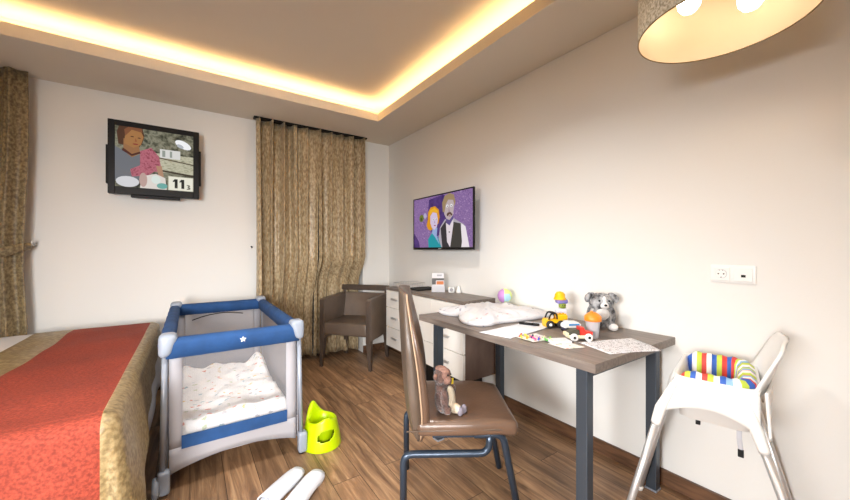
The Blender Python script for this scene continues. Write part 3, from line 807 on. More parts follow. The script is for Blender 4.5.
# quilt folded and heaped in the cot (a thing of its own)
bm = bmesh.new()
def quilt(u, v):
    x = -.295 + .59 * u; y = y0 + .03 + .90 * v
    e = min(u, 1 - u, v * 1.6, (1 - v) * 1.1)
    z = .17 + .14 * sm(e / .07)
    z += .030 * noise.noise(Vector((x * 6, y * 5, 1.3))) + .014 * noise.noise(Vector((x * 15, y * 13, 4)))
    z += .075 * sm((v - .5) / .4) * (0.55 + 0.8 * noise.noise(Vector((x * 11, 2, 5)))) * (1 if v < .97 else .4)
    z -= .02 * sm((.3 - v) / .3) * (1 - u) * .0
    y += .05 * noise.noise(Vector((x * 7, .4, 9))) * sm((v - .7) / .3)
    return Vector((x, y, z))
slab(bm, 46, 60, quilt, lambda u, v: Vector((0, 0, 0.165 + .002)) - Vector((0, 0, quilt(u, v).z)))
q = link('quilt', bm, QUILT, smooth=True, loc=(0.215, 2.73, 0))
tag(q, 'white child quilt with small coloured print heaped inside the travel cot', 'quilt')

# ------------------------------------------------------------------ potty
t = thing('potty', 'lime green plastic potty on the floor beside the travel cot', 'potty', (0.676, 2.135, 0), 0.0)
t.scale = (1, 1, 1)
def potty_rings():
    segs = 80; rings_o = []
    def height(a):      # a=0 front (+x dir), backrest at +y side, splash guard facing the viewer
        # tall back at angle 100 deg, low sides, raised front
        d = abs((a - math.radians(112) + PI) % (2 * PI) - PI)
        back = .085 * math.exp(-(d / .55) ** 2)
        d2 = abs((a - math.radians(270) + PI) % (2 * PI) - PI)
        front = .03 * math.exp(-(d2 / .6) ** 2)
        return .15 + back + front
    bm = bmesh.new()
    N = 16
    for i in range(N):
        f = i / (N - 1); ring = []
        for k in range(segs):
            a = 2 * PI * k / segs; h = height(a)
            r = .118 - .028 * f ** 1.2
            ring.append(Vector((r * math.cos(a) * 1.0, r * math.sin(a) * 1.08, h * f)))
        rings_o.append(ring)
    # rolled lip and inner bowl
    for dr, dz in ((-.008, .006), (-.018, 0), (-.026, -.02)):
        rings_o.append([Vector((p.x * (1 + dr / .09), p.y * (1 + dr / .09), p.z + dz)) for p in rings_o[15]])
    inner = []
    for f in (.35, .7, .92):
        inner.append([Vector((math.cos(2 * PI * k / segs) * (.066 - .02 * f), math.sin(2 * PI * k / segs) * (.07 - .02 * f), .13 * (1 - f) + .03)) for k in range(segs)])
    return rings_o, inner
ro, inner = potty_rings()
bm = bmesh.new(); ring_loft(bm, ro + inner, caps=False)
# cut the oval grip opening in the wall facing the viewer
dele = []
for f in bm.faces:
    c = f.calc_center_median(); a = math.atan2(c.y, c.x); r = math.hypot(c.x, c.y)
    da = (a - math.radians(-93) + PI) % (2 * PI) - PI
    if r > .088 and (da / .50) ** 2 + ((c.z - .090 - .02 * da) / .030) ** 2 < 1: dele.append(f)
bmesh.ops.delete(bm, geom=dele, context='FACES')
bm2 = bm
po = link('shell', bm2, M['lime'], t, smooth=True)
m = po.modifiers.new('thick', 'SOLIDIFY'); m.thickness = .004
m = po.modifiers.new('sub', 'SUBSURF'); m.levels = 2; m.render_levels = 2
bm = bmesh.new(); lathe(bm, [(.001, .012), (.05, .012), (.068, .03), (.076, .09), (.078, .125), (.074, .125), (.066, .035), (.048, .018), (.001, .018)], 30); link('bowl', bm, M['lime_in'], t, smooth=True)

# ------------------------------------------------------------------ slippers
def slipper(loc, rz, label, flip=1):
    t = thing('slipper', label, 'slipper', loc, rz, None)
    out = [(-.040, -.135), (-.046, -.10), (-.040, -.04), (-.044, .03), (-.053, .08), (-.050, .115), (-.034, .143), (-.004, .150), (.026, .138), (.042, .10), (.044, .05), (.036, -.02), (.037, -.08), (.034, -.12), (.016, -.146), (-.018, -.150)]
    out = [(x * flip, y) for x, y in out]
    if flip < 0: out = out[::-1]
    bm = bmesh.new()
    rs = []
    for z, s in ((0, .97), (.006, 1), (.014, 1), (.019, .96), (.020, .6), (.020, .1)): rs.append([Vector((x * s, y * s, z)) for x, y in out])
    ring_loft(bm, rs); so = link('sole', bm, M['towel'], t, autosmooth=60)
    bm = bmesh.new()
    def fn(u, v):
        y = -.12 + .25 * v; w = .049 * math.sqrt(max(.02, 1 - max(0, (y - .07) / .085) ** 2)); a = PI * u
        h = (.034 - .014 * sm((y + .065) / .19)) 
        return Vector((-w * math.cos(a) - .003 * flip, y, .012 + h * math.sin(a) ** .8))
    slab(bm, 16, 12, fn, (0, 0, .004)); link('upper', bm, M['towel'], t, smooth=True)
    return t
slipper((.385, 1.823, 0), math.radians(-50), 'left white towelling slipper of the pair on the floor before the cot')
slipper((.468, 1.742, 0), math.radians(-44), 'right white towelling slipper of the pair, nearer the office chair', -1)

# ------------------------------------------------------------------ armchair
t = thing('armchair', 'dark brown leather tub armchair in the corner before the gold curtains', 'armchair', (1.475, 3.475, 0), math.radians(-50))
w2, dd = .285, .25
def tapered(bm, a, b, ra, rb, mi=0):
    a, b = Vector(a), Vector(b)
    ring_loft(bm, [[a + Vector((sx * ra, sy * ra, 0)) for sx, sy in ((-1, -1), (1, -1), (1, 1), (-1, 1))], [b + Vector((sx * rb, sy * rb, 0)) for sx, sy in ((-1, -1), (1, -1), (1, 1), (-1, 1))]], mi=mi)
bm = bmesh.new(); box(bm, (-w2 + .04, -dd - .01, .33), (w2 - .04, dd - .03, .46), .025, 3); link('seat', bm, M['dark_leather'], t, smooth=True)
for s in (-1, 1):
    bm = bmesh.new()
    x0, x1 = (w2 - .055, w2) if s > 0 else (-w2, -w2 + .055)
    rings = []
    for f, z in ((0, .29), (.08, .30), (.95, .68), (1, .70)):
        k = .006 if f in (0, 1) else 0
        rings.append([Vector((x0 + k, -dd + k, z)), Vector((x1 - k, -dd + k, z)), Vector((x1 - k, dd - .01, z + .02 * f)), Vector((x0 + k, dd - .01, z + .02 * f))])
    ring_loft(bm, rings); ar = link('armrest', bm, M['dark_leather'], t)
    bm = bmesh.new(); box(bm, (x0 + .004, -dd - .012, .27), (x1 - .004, -dd + .002, .69), .004); link('arm_facing', bm, M['dark_wood'], ar)
    bm = bmesh.new(); tapered(bm, (s * (w2 - .028), -dd + .024, .30), (s * (w2 - .012), -dd + .012, 0), .026, .014); link('leg', bm, M['dark_wood'], t)
    bm = bmesh.new(); tapered(bm, (s * (w2 - .04), dd - .03, .33), (s * (w2 - .03), dd + .0, 0), .024, .014); link('leg', bm, M['dark_wood'], t)
bm = bmesh.new()
slab(bm, 14, 12, lambda u, v: Vector((-w2 + .05 + (2 * w2 - .10) * u, dd - .11 + .06 * v - .02 * math.sin(PI * u) * -1, .42 + .29 * v)), (0, .06, 0)); link('backrest', bm, M['dark_leather'], t, smooth=False)
bm = bmesh.new(); box(bm, (-w2 - .005, dd - .045, .74), (w2 + .005, dd - .01, .80), .008); 
for x in (-w2 + .03, w2 - .03): box(bm, (x - .018, dd - .045, .30), (x + .018, dd - .012, .76), .005)
link('back_rail', bm, M['dark_wood'], t)

# ------------------------------------------------------------------ sideboard with drawers
SBX, SBY0, SBY1, SBT, SBB = 1.672, 1.95, 3.165, .815, .215
t = thing('sideboard', 'low white wall-hung drawer sideboard under the flat television with grey-brown top and end', 'sideboard', (1.84, 2.55, 0))
def L_(x, y, z): return (x - 1.84, y - 2.55, z)
link('carcass', B(L_(SBX + .02, SBY0 + .02, SBB), L_(XW - .002, SBY1 - .02, SBT - .025)), M['white_lac'], t)
bm = bmesh.new(); box(bm, L_(SBX - .004, SBY0, SBT - .025), L_(XW - .002, SBY1, SBT), .002); link('top', bm, M['greywood'], t)
bm = bmesh.new(); box(bm, L_(SBX + .02, SBY0 - .0, SBB - .004), L_(XW - .002, SBY0 + .02, SBT - .025), .001); link('end_panel', bm, M['greywood_side'], t)
bm = bmesh.new(); box(bm, L_(SBX + .12, SBY0 + .12, 0), L_(XW - .03, SBY1 - .12, SBB)); link('plinth', bm, M['black'], t)
zs = [(.219, .412), (.418, .612), (.618, SBT - .03)]
NC = 3
cw_ = (SBY1 - SBY0) / NC
for c_ in range(NC):
    ya = SBY0 + c_ * cw_ + .002; yb = SBY0 + (c_ + 1) * cw_ - .002
    for r_, (za, zb) in enumerate(zs):
        bm = bmesh.new(); box(bm, L_(SBX, ya, za), L_(SBX + .02, yb, zb), .0015); dr = link('drawer', bm, M['white_lac'], t)
        yc = (ya + yb) / 2 + .015; zc = (za + zb) / 2
        if not (r_ == 2 and c_ < 2):
            bm = bmesh.new()
            box(bm, L_(SBX - .022, yc - .055, zc - .006), L_(SBX - .016, yc + .055, zc + .014), .002)
            for q in (-.045, .045): box(bm, L_(SBX - .018, yc + q - .005, zc + .0), L_(SBX + .001, yc + q + .005, zc + .01))
            link('handle', bm, M['chrome'], dr)

# things on the sideboard
t = thing('brochure_stand', 'small upright leaflet holder with grey and orange print standing on the sideboard', 'leaflet holder', (1.858, 2.515, SBT), math.radians(-33))
bm = bmesh.new(); slab(bm, 2, 2, lambda u, v: Vector((-.055 + .11 * u, .0 + .035 * v, .004 + .165 * v)), (0, .004, 0)); lf = link('leaflet', bm, M['paper'], t)
bm = bmesh.new()
def band(x0, x1, v0, v1, mi): slab(bm, 2, 2, lambda u, v: Vector((x0 + (x1 - x0) * u, -.0012 + .035 * (v0 + (v1 - v0) * v), .004 + .165 * (v0 + (v1 - v0) * v))), (0, .0008, 0), mi)
band(-.055, .055, .60, .72, 0); band(-.015, .05, .38, .56, 1); band(-.055, -.02, .38, .60, 0); band(-.055, .055, .0, .14, 2); band(-.01, .035, .83, .92, 3)
link('print', bm, [mat('grey_print', '#5c5a5c', .7), mat('orange_print', '#c87848', .7), mat('lilac_print', '#c4c4d4', .7), mat('pale_grey_print', '#a9abb2', .7)], lf)
bm = bmesh.new(); box(bm, (-.06, -.012, 0), (.06, .055, .004), .001); slab(bm, 2, 2, lambda u, v: Vector((-.06 + .12 * u, -.006 + .01 * v, .004 + .05 * v)), (0, -.0015, 0)); link('holder', bm, M['frost'], t)

t = thing('wire_tray', 'low chrome wire tray on the far end of the sideboard', 'tray', (1.86, 3.02, SBT))
bm = bmesh.new()
for z in (.004, .045):
    sweep(bm, [(-.12, -.11, z), (.12, -.11, z), (.12, .11, z), (-.12, .11, z)], .0025, 6, closed=True)
link('rim', bm, M['chrome'], t, smooth=True)
bm = bmesh.new()
for k in range(9):
    x = -.12 + .03 * k; sweep(bm, [(x, -.11, .045), (x, -.11, .004), (x, .11, .004), (x, .11, .045)], .0015, 5)
link('wires', bm, M['chrome'], t, smooth=True)
bm = bmesh.new(); box(bm, (-.10, -.09, .0065), (.10, .09, .012)); tag(link('paper_stack', bm, M['paper'], loc=(1.86, 3.02, SBT)), 'few white sheets lying in the wire tray on the sideboard', 'papers')
bm = bmesh.new(); box(bm, (-.13, -.10, 0), (.13, .10, .012), .003); o = link('folder', bm, M['blackm'], loc=(1.868, 2.77, SBT)); tag(o, 'thin black folder lying on the sideboard behind the leaflet holder', 'folder')

t = thing('alarm_clock', 'tiny white clock beside the leaflet holder on the sideboard', 'clock', (1.93, 2.415, SBT), math.radians(-35))
bm = bmesh.new(); box(bm, (-.028, -.018, 0), (.028, .018, .048), .01, 3); link('case', bm, M['white'], t, smooth=True)
bm = bmesh.new(); lathe(bm, [(.017, -.0205), (.017, -.017)], 20, (0, 0, .026), axis='Y'); link('dial', bm, mat('grey_dial', '#8c8c90', .5), t)
bm = bmesh.new(); lathe(bm, [(.02, 0), (.024, .004), (.022, .02), (.012, .045), (.008, .06)], 18); tag(link('small_bottle', bm, M['white'], smooth=True, loc=(1.972, 2.365, SBT)), 'small white cone-shaped bottle beside the clock on the sideboard', 'bottle')

# ------------------------------------------------------------------ desk
DZ = .762
t = thing('desk', 'grey-brown desk along the right wall on dark square steel legs', 'desk', (1.64, 1.335, 0))
def D_(x, y, z): return (x - 1.64, y - 1.335, z)
bm = bmesh.new(); box(bm, D_(1.275, .72, DZ - .037), D_(2.003, 1.945, DZ), .0015); link('desktop', bm, M['greywood'], t)
legs = ((1.278, .755), (1.278, 1.735), (1.90, .765), (1.90, 1.80))
for (x, y) in legs:
    bm = bmesh.new(); box(bm, D_(x, y, .006), D_(x + .045, y + .048, DZ - .037), .003); lg = link('leg', bm, M['steel'], t)
    bm = bmesh.new(); box(bm, D_(x - .003, y - .003, 0), D_(x + .048, y + .051, .008)); link('foot_pad', bm, M['grey_tube'], lg)
for ya, yb in ((.76, .80), (1.75, 1.785)):
    link('crossbar', B(D_(1.323, ya, DZ - .067), D_(1.90, yb, DZ - .037)), M['steel'], t)

# ------------------------------------------------------------------ things on the desk
def inflated(name, poly, z0, h, m, seed=1, cx=None, rough=.024):
    n = len(poly); pts = []
    P = [Vector((p[0], p[1])) for p in poly]
    # resample with smooth curve
    S_ = []
    for i in range(n):
        p0, p1, p2, p3 = P[i - 1], P[i], P[(i + 1) % n], P[(i + 2) % n]
        for k in range(8):
            t_ = k / 8
            S_.append(0.5 * ((2 * p1) + (p2 - p0) * t_ + (2 * p0 - 5 * p1 + 4 * p2 - p3) * t_ ** 2 + (3 * p1 - p0 - 3 * p2 + p3) * t_ ** 3))
    c = sum(S_, Vector((0, 0))) / len(S_)
    bm = bmesh.new(); rings = []
    rings.append([Vector((c.x + (p.x - c.x) * .97, c.y + (p.y - c.y) * .97, z0)) for p in S_])
    for f in (1.0, 1.005, .985, .95, .88, .78, .66, .52, .38, .24, .1):
        hh = h * min(1, math.sqrt(max(0, 1 - ((f - .3) / .71) ** 2))) if f > .3 else h
        if f == 1.0: hh = h * .12
        if f == 1.005: hh = h * .3
        if f == .985: hh = h * .48
        ring = []
        for p in S_:
            x, y = c.x + (p.x - c.x) * f, c.y + (p.y - c.y) * f
            dz = rough * noise.noise(Vector((x * 14, y * 14, seed))) + rough * .6 * noise.noise(Vector((x * 34, y * 30, seed + 3)))
            ring.append(Vector((x, y, z0 + hh + dz * min(1, hh / h * 1.2) * (1 if f < .98 else 0))))
        rings.append(ring)
    ring_loft(bm, rings)
    return link(name, bm, m, smooth=True)
jk = inflated('baby_sleeping_bag', [(1.455, 1.94), (1.40, 1.88), (1.395, 1.80), (1.43, 1.72), (1.37, 1.64), (1.325, 1.55), (1.33, 1.46), (1.40, 1.41), (1.50, 1.42), (1.62, 1.40), (1.78, 1.38), (1.92, 1.38), (1.975, 1.50), (1.97, 1.70), (1.93, 1.86), (1.80, 1.93), (1.62, 1.93)],
              DZ + .0005, .058, SLEEP, 3)
tag(jk, 'white padded baby sleeping bag with tiny print spread over the far half of the desk', 'sleeping bag')
t = thing('toy_ball', 'small pastel ball in lilac, green and pale blue lying on the sleeping bag', 'ball', (1.90, 1.755, .862))
bm = bmesh.new(); ball(bm, (0, 0, 0), .052, 28)
for f in bm.faces:
    c = f.calc_center_median(); a = c.x * .826 - c.y * .563; b_ = -c.x * .563 - c.y * .826
    f.material_index = 0 if a < -.012 else (1 if (a - .004) ** 2 * .9 + (c.z + .008) ** 2 < .0009 and b_ > 0 else 2)
o = link('toy_ball', bm, [mat('lilac_rubber', '#c08ccb', .5), mat('pale_blue_rubber', '#a6d3e2', .5), mat('pale_lime_rubber', '#d6ea8c', .5)], smooth=True, loc=(1.90, 1.755, .862))
tag(o, 'small pastel ball in lilac, green and pale blue lying on the sleeping bag', 'ball')
bpy.data.objects.remove(t)

def sheet(name, quad, z, m, label, cat='paper', curl=0.0, droop=None, parent=None):
    bm = bmesh.new(); q = [Vector((p[0], p[1], 0)) for p in quad]; c = sum(q, Vector()) / 4
    def fn(u, v):
        p = q[0] * (1 - u) * (1 - v) + q[1] * u * (1 - v) + q[2] * u * v + q[3] * (1 - u) * v
        zz = curl * (abs(2 * u - 1) ** 3) * .5 + curl * .3 * noise.noise(Vector((u * 3, v * 3, z * 50)))
        if droop and p.y < .715: zz -= (.715 - p.y) * droop
        return Vector((p.x - c.x, p.y - c.y, max(zz, -.0) if not droop else zz))
    slab(bm, 16, 16, fn, (0, 0, .0008))
    o = link(name, bm, m, loc=(c.x, c.y, z), smooth=True)
    tag(o, label, cat)
    return o
sheet('paper_sheet', [(1.262, 1.345), (1.300, 1.165), (1.62, 1.20), (1.60, 1.365)], DZ + .001, FORM, 'white printed sheet at the front edge of the desk, below the black pen')
sheet('paper_sheet', [(1.42, 1.32), (1.50, 1.18), (1.74, 1.215), (1.68, 1.375)], DZ + .0035, FORM, 'white sheet with a black pen lying on it, beside the yellow toy truck', curl=.003)
sheet('map_sheet', [(1.51, .935), (1.448, .755), (1.704, .662), (1.80, .835)], DZ + .001, MAPP, 'sheet covered in fine line drawing hanging over the near end of the desk', 'drawing', droop=.12)
sheet('colouring_sheet', [(1.335, 1.16), (1.33, 1.05), (1.45, 1.03), (1.48, 1.15)], DZ + .0045, CARD, 'small coloured leaflet under the crayons on the desk', 'leaflet')
sheet('picture_card', [(1.375, 1.005), (1.365, .905), (1.46, .87), (1.48, .985)], DZ + .001, CARD, 'pale picture card with a green corner lying in front of the red toy car', 'card')
bm = bmesh.new(); box(bm, (-.05, -.032, 0), (.05, .032, .010), .001); o = link('card_pack', bm, M['paper'], loc=(1.435, .99, DZ + .0035)); o.rotation_euler = (0, 0, -.5); tag(o, 'small white pack of cards lying on the picture card', 'card pack')
t = thing('marker_pen', 'black marker pen lying on the white sheet', 'pen', (1.60, 1.30, DZ + .013), math.radians(-62))
bm = bmesh.new(); sweep(bm, [(-.05, 0, 0), (.03, 0, 0)], .0075, 12); link('barrel', bm, M['black'], t, smooth=True)
bm = bmesh.new(); sweep(bm, [(.03, 0, 0), (.058, 0, 0), (.062, 0, 0)], [.0082, .0078, .005], 12); link('cap', bm, M['blackm'], t, smooth=True)
cr_cols = ['#e8d94a', '#f0a030', '#d84f8a', '#3a4fb0', '#5aa84a', '#efe6b0', '#d84030', '#eae25a', '#2a3560', '#f0b0c0', '#e6e0c0', '#7ab84a']
for k in range(12):
    a = random.uniform(-.5, .5) + 1.0
    x = 1.345 + .014 * (k % 6) + .02 * (k // 6); y = 1.135 - .024 * (k % 6) + .02 * (k // 6)
    bm = bmesh.new(); L2 = .028
    sweep(bm, [(-L2, 0, 0), (L2 * .8, 0, 0), (L2, 0, 0), (L2 + .006, 0, 0)], [.0045, .0045, .003, .001], 8)
    o = link('crayon', bm, mat('crayon_' + str(k), cr_cols[k], .6), loc=(x, y, DZ + .0115), smooth=True); o.rotation_euler = (0, 0, a)
    nm_ = ['yellow', 'orange', 'pink', 'blue', 'green', 'cream', 'red', 'lemon yellow', 'navy', 'pale pink', 'ivory', 'grass green'][k]
    tag(o, nm_ + ' wax crayon in the loose heap at the desk edge', 'crayon', 'crayons on the desk')

CR = math.radians(-34.3)
def wheel(parent, x, y, z, r, w, rim, hub=None):
    bm = bmesh.new(); lathe(bm, [(r * .55, -w / 2 - .001), (r * .95, -w / 2), (r, -w * .2), (r, w * .2), (r * .95, w / 2), (r * .55, w / 2 + .001)], 20, (x, y, z), axis='Y')
    o = link('wheel', bm, rim, parent, smooth=True)
    bm = bmesh.new(); lathe(bm, [(r * .35, -w / 2 - .003), (r * .4, -w / 2 + .001), (r * .4, w / 2 - .001), (r * .35, w / 2 + .003)], 14, (x, y, z), axis='Y'); link('hub', bm, hub or M['tyre'], o)
# red and cream wooden car
t = thing('toy_car', 'red and cream toy pick-up car with white wheels in front of the orange-lidded cup', 'toy car', (1.555, .96, DZ), CR)
bm = bmesh.new(); box(bm, (-.058, -.022, .012), (.058, .022, .028), .003); link('chassis', bm, M['cream'], t)
bm = bmesh.new(); ring_loft(bm, [[Vector(p) for p in ((-.002, y, .028), (.056, y, .028), (.057, y, .044), (.022, y, .048), (.014, y, .066), (-.004, y, .066))] for y in (-.021, .021)]); link('cab', bm, M['redp'], t)
bm = bmesh.new(); ring_loft(bm, [[Vector(p) for p in ((-.062, y, .028), (-.004, y, .028), (-.006, y, .052), (-.03, y, .055), (-.056, y, .042))] for y in (-.018, .018)]); link('cargo', bm, mat('dark_olive_plastic', '#4a4a3c', .5), t)
bm = bmesh.new(); box(bm, (-.07, -.021, .022), (-.056, .021, .04), .003); link('bumper', bm, M['cream'], t)
for x in (-.034, .036):
    for y in (-.026, .026): wheel(t, x, y, .0185, .0185, .012, M['white'])
# yellow truck
t = thing('toy_truck', 'yellow building-brick toy truck with black window frame beside the paper sheets', 'toy truck', (1.70, 1.195, DZ), CR + .05)
bm = bmesh.new(); ring_loft(bm, [[Vector(p) for p in ((-.062, y, .008), (-.036, y, .008), (-.030, y, .028), (.0, y, .03), (.03, y, .03), (.034, y, .048), (-.056, y, .05), (-.064, y, .034))] for y in (-.028, .028)]); link('body', bm, M['yellow'], t)
bm = bmesh.new(); box(bm, (.004, -.027, .046), (.062, .027, .072), .003); 
for k in range(3):
    for y in (-.013, .013): lathe(bm, [(.006, .072), (.006, .078)], 12, (.013 + .02 * k, y, 0))
link('cargo_bed', bm, M['yellow'], t)
bm = bmesh.new()
for y in (-.026, .026): sweep(bm, fillet([(-.046, y, .048), (-.034, y, .082), (-.002, y, .084), (.002, y, .05)], .015), .0045, 8)
box(bm, (-.03, -.026, .08), (-.004, .026, .087), .002)
link('cab_frame', bm, M['blackm'], t, smooth=True)
bm = bmesh.new(); ball(bm, (-.018, 0, .060), (.011, .011, .012)); link('driver', bm, M['white'], t, smooth=True)
for x in (-.04, .022):
    for y in (-.031, .031): wheel(t, x, y, .022, .022, .014, M['tyre'], M['white'])
# blue/white car
t = thing('toy_car', 'small white and blue toy car between the yellow truck and the red car', 'toy car', (1.665, 1.075, DZ), CR + .12)
bm = bmesh.new(); box(bm, (-.042, -.02, .014), (.042, .02, .03), .004); link('chassis', bm, M['navy'], t)
bm = bmesh.new(); ring_loft(bm, [[Vector(p) for p in ((-.044, y, .028), (.042, y, .028), (.046, y, .046), (.028, y, .058), (-.02, y, .06), (-.044, y, .046))] for y in (-.021, .021)]); bd = link('body', bm, M['white'], t)
bm = bmesh.new(); box(bm, (-.022, -.0225, .038), (.038, .0225, .049), .003); link('stripe', bm, M['bluep'], bd)
for x in (-.028, .028):
    for y in (-.022, .022): wheel(t, x, y, .015, .015, .01, M['tyre'], M['plastic_grey'])
# brick figure tower
t = thing('brick_doll', 'toy figure with yellow hat built of bricks behind the yellow truck', 'toy figure', (1.80, 1.225, DZ), CR)
bm = bmesh.new(); box(bm, (-.036, -.02, 0), (.036, .02, .038), .003); box(bm, (-.030, -.018, .038), (.032, .018, .085), .008, 3); link('body', bm, mat('lilac_white_plastic', '#e3e1f0', .4), t)
bm = bmesh.new(); lathe(bm, [(.010, .085), (.020, .089), (.021, .104), (.017, .114)], 16, (.008, 0, 0)); hd = link('head', bm, mat('olive_green_plastic', '#8a9a3a', .45), t, smooth=True)
for x in (-.006, .007): 
    bm = bmesh.new(); ball(bm, (x + .008, -.0195, .102), .0026, 8); link('eye', bm, M['tyre'], hd)
bm = bmesh.new(); box(bm, (-.028, -.02, .110), (.036, .024, .134), .009, 3); link('hair', bm, mat('violet_plastic', '#8a82c8', .45), t, smooth=True)
bm = bmesh.new(); lathe(bm, [(.036, .132), (.036, .137), (.030, .142), (.028, .160), (.018, .172), (.004, .175)], 22, (-.006, 0, 0)); ht = link('hat', bm, M['yellow'], t, smooth=True)
t.scale = (1, 1, 1.1)
# cup
t = thing('baby_cup', 'frosted drinking cup with an orange lid at the end of the toy row', 'cup', (1.655, .948, DZ))
bm = bmesh.new(); lathe(bm, [(.024, 0), (.026, .003), (.034, .085), (.035, .088)], 30); link('cup', bm, M['frost'], t, smooth=True)
bm = bmesh.new(); lathe(bm, [(.0385, .084), (.0395, .087), (.0395, .106), (.035, .111), (.022, .122), (.012, .127), (.003, .127)], 30, caps=True); ld = link('lid', bm, M['orange'], t, smooth=True)
bm = bmesh.new(); sweep(bm, [(-.012, 0, .118), (-.012, 0, .134)], [.010, .006], 12); link('spout', bm, M['orange'], ld, smooth=True)

# ------------------------------------------------------------------ plush toys
def plush(name, blobs, m, parent, vox=.006, disp=.006, seed=0, dscale=.02):
    """one closed fur body grown from overlapping ellipsoids"""
    bm = bmesh.new()
    for b in blobs: ball(bm, b[0], b[1], 16, rot=b[2] if len(b) > 2 else None)
    o = link(name, bm, m, parent, smooth=True)
    r = o.modifiers.new('remesh', 'REMESH'); r.mode = 'VOXEL'; r.voxel_size = vox; r.use_smooth_shade = True
    s_ = o.modifiers.new('smooth', 'SMOOTH'); s_.iterations = 3
    tx = bpy.data.textures.new(name + '_fur', 'CLOUDS'); tx.noise_scale = dscale
    d = o.modifiers.new('fur', 'DISPLACE'); d.texture = tx; d.strength = disp; d.mid_level = .5
    return o
from mathutils import Euler
fur_g = mat('grey_mottled_fur', '#b9babc', .95, col2='#26272a', vscale=42, bump=.8, bscale=160, sheen=.3, stretch=(1, 1, .6))
fur_w = mat('white_fur', '#eeecea', .95, bump=.8, bscale=160)
fur_d = mat('dark_grey_fur', '#57585c', .95, var=.4, vscale=60, bump=.8, bscale=160)
t = thing('plush_dog', 'grey and white fluffy plush dog sitting behind the orange-lidded cup', 'plush toy', (1.885, 1.035, DZ + .003), math.radians(-48))
plush('body', [((0, 0, .075), (.060, .055, .075)), ((0, -.012, .145), (.066, .052, .052)), ((-.045, -.035, .02), (.026, .034, .022)), ((.045, -.035, .02), (.026, .034, .022)), ((-.055, -.01, .075), (.02, .024, .045)), ((.055, -.01, .075), (.02, .024, .045))], fur_g, t, .006, .012, dscale=.012)
plush('muzzle', [((.006, -.062, .132), (.022, .018, .018)), ((.006, -.052, .155), (.012, .016, .03))], fur_w, t, .004, .003)
plush('chest', [((0, -.045, .085), (.034, .022, .034)), ((.05, -.058, .018), (.024, .026, .02)), ((-.05, -.058, .018), (.022, .022, .018))], fur_w, t, .005, .004)
for s in (-1, 1):
    plush('ear', [((s * .056, -.012, .180), (.026, .012, .018), Euler((0, s * .5, 0))), ((s * .074, -.02, .165), (.014, .012, .024))], fur_g, t, .004, .004)
    bm = bmesh.new(); ball(bm, (s * .024 + .004, -.062, .158), .0055, 10); link('eye', bm, M['black'], t, smooth=True)
bm = bmesh.new(); ball(bm, (.006, -.081, .137), (.008, .006, .006), 10); link('nose', bm, M['black'], t, smooth=True)

# ------------------------------------------------------------------ office chair
CA = math.radians(-33)
t = thing('office_chair', 'bronze leather office chair with tall curved back and dark tube legs at the desk', 'chair', (1.074, 1.315, 0), CA)
bm = bmesh.new()
vs = box(bm, (-.19, -.24, .405), (.252, .24, .475), .028, 4)
bmesh.ops.subdivide_edges(bm, edges=[e for e in bm.edges if e.calc_length() > .1], cuts=6, use_grid_fill=True)
for v in bm.verts:
    if v.co.z > .44: v.co.z -= .010 * sm(1 - abs(v.co.y) / .18) * sm(1 - abs(v.co.x) / .2)
    v.co.z -= .012 * sm((v.co.x - .14) / .1)
    k = sm((v.co.x - .05) / .19) * .06; v.co.y *= 1 - k
link('seat', bm, M['leather'], t, smooth=True)
bm = bmesh.new(); sweep(bm, [(-.23, -.2415, .437), (.14, -.2345, .437), (.205, -.222, .43), (.252, -.19, .425), (.253, .19, .425), (.205, .222, .43), (-.23, .2415, .437)], .003, 6); link('seat_seam', bm, M['leather_back'], t, smooth=True)
def lerp_pts(v, pts):
    for (a, f), (b, g) in zip(pts, pts[1:]):
        if v <= b: return f + (g - f) * sm((v - a) / (b - a)) if False else f + (g - f) * max(0, (v - a) / (b - a))
    return pts[-1][1]
FR_ = [(0, -.170), (.05, -.150), (.12, -.136), (.22, -.133), (.35, -.140), (.5, -.154), (.65, -.176), (.8, -.200), (.92, -.218), (1, -.226)]
BK_ = [(0, -.180), (.06, -.195), (.15, -.206), (.3, -.217), (.5, -.226), (.7, -.233), (.88, -.240), (1, -.240)]
def smooth_pts(v, pts): return sum(lerp_pts(max(0, min(1, v + d)), pts) for d in (-.05, -.025, 0, .025, .05)) / 5
def bhw(v):
    hw = (.215 + .035 * sm(v / .3) - .055 * sm((v - .6) / .4))
    if v > .93: hw *= 1 - .08 * ((v - .93) / .07) ** 2
    if v < .06: hw *= 1 - .08 * ((.06 - v) / .06) ** 2
    return hw
def backf(u, v):
    s = 2 * u - 1
    return Vector((smooth_pts(v, FR_) - .042 * (1 - s * s) * (.3 + .7 * sm(v / .6)), s * bhw(v), .372 + .650 * v - (.018 * s * s * sm((v - .85) / .15))))
def backb(u, v):
    s = 2 * u - 1
    return Vector((smooth_pts(v, BK_) - .036 * (1 - s * s), s * bhw(v) * 1.01, .372 + .650 * v - (.018 * s * s * sm((v - .85) / .15))))
def mid_(u, v, k):
    return backf(u, v).lerp(backb(u, v), k)
bm = bmesh.new(); slab(bm, 26, 44, backf, lambda u, v: (mid_(u, v, .40) - backf(u, v)))
bk = link('backrest', bm, M['leather'], t, smooth=True)
bm = bmesh.new(); slab(bm, 26, 44, lambda u, v: mid_(u, v, .44), lambda u, v: backb(u, v) - mid_(u, v, .44))
link('back_shell', bm, M['leather_back'], bk, smooth=True)
bm = bmesh.new()
sweep(bm, [mid_(0, k / 20, .42) for k in range(21)], .004, 6); sweep(bm, [mid_(1, k / 20, .42) for k in range(21)], .004, 6)
link('piping', bm, mat('tan_piping', '#a98d74', .5), bk, smooth=True)
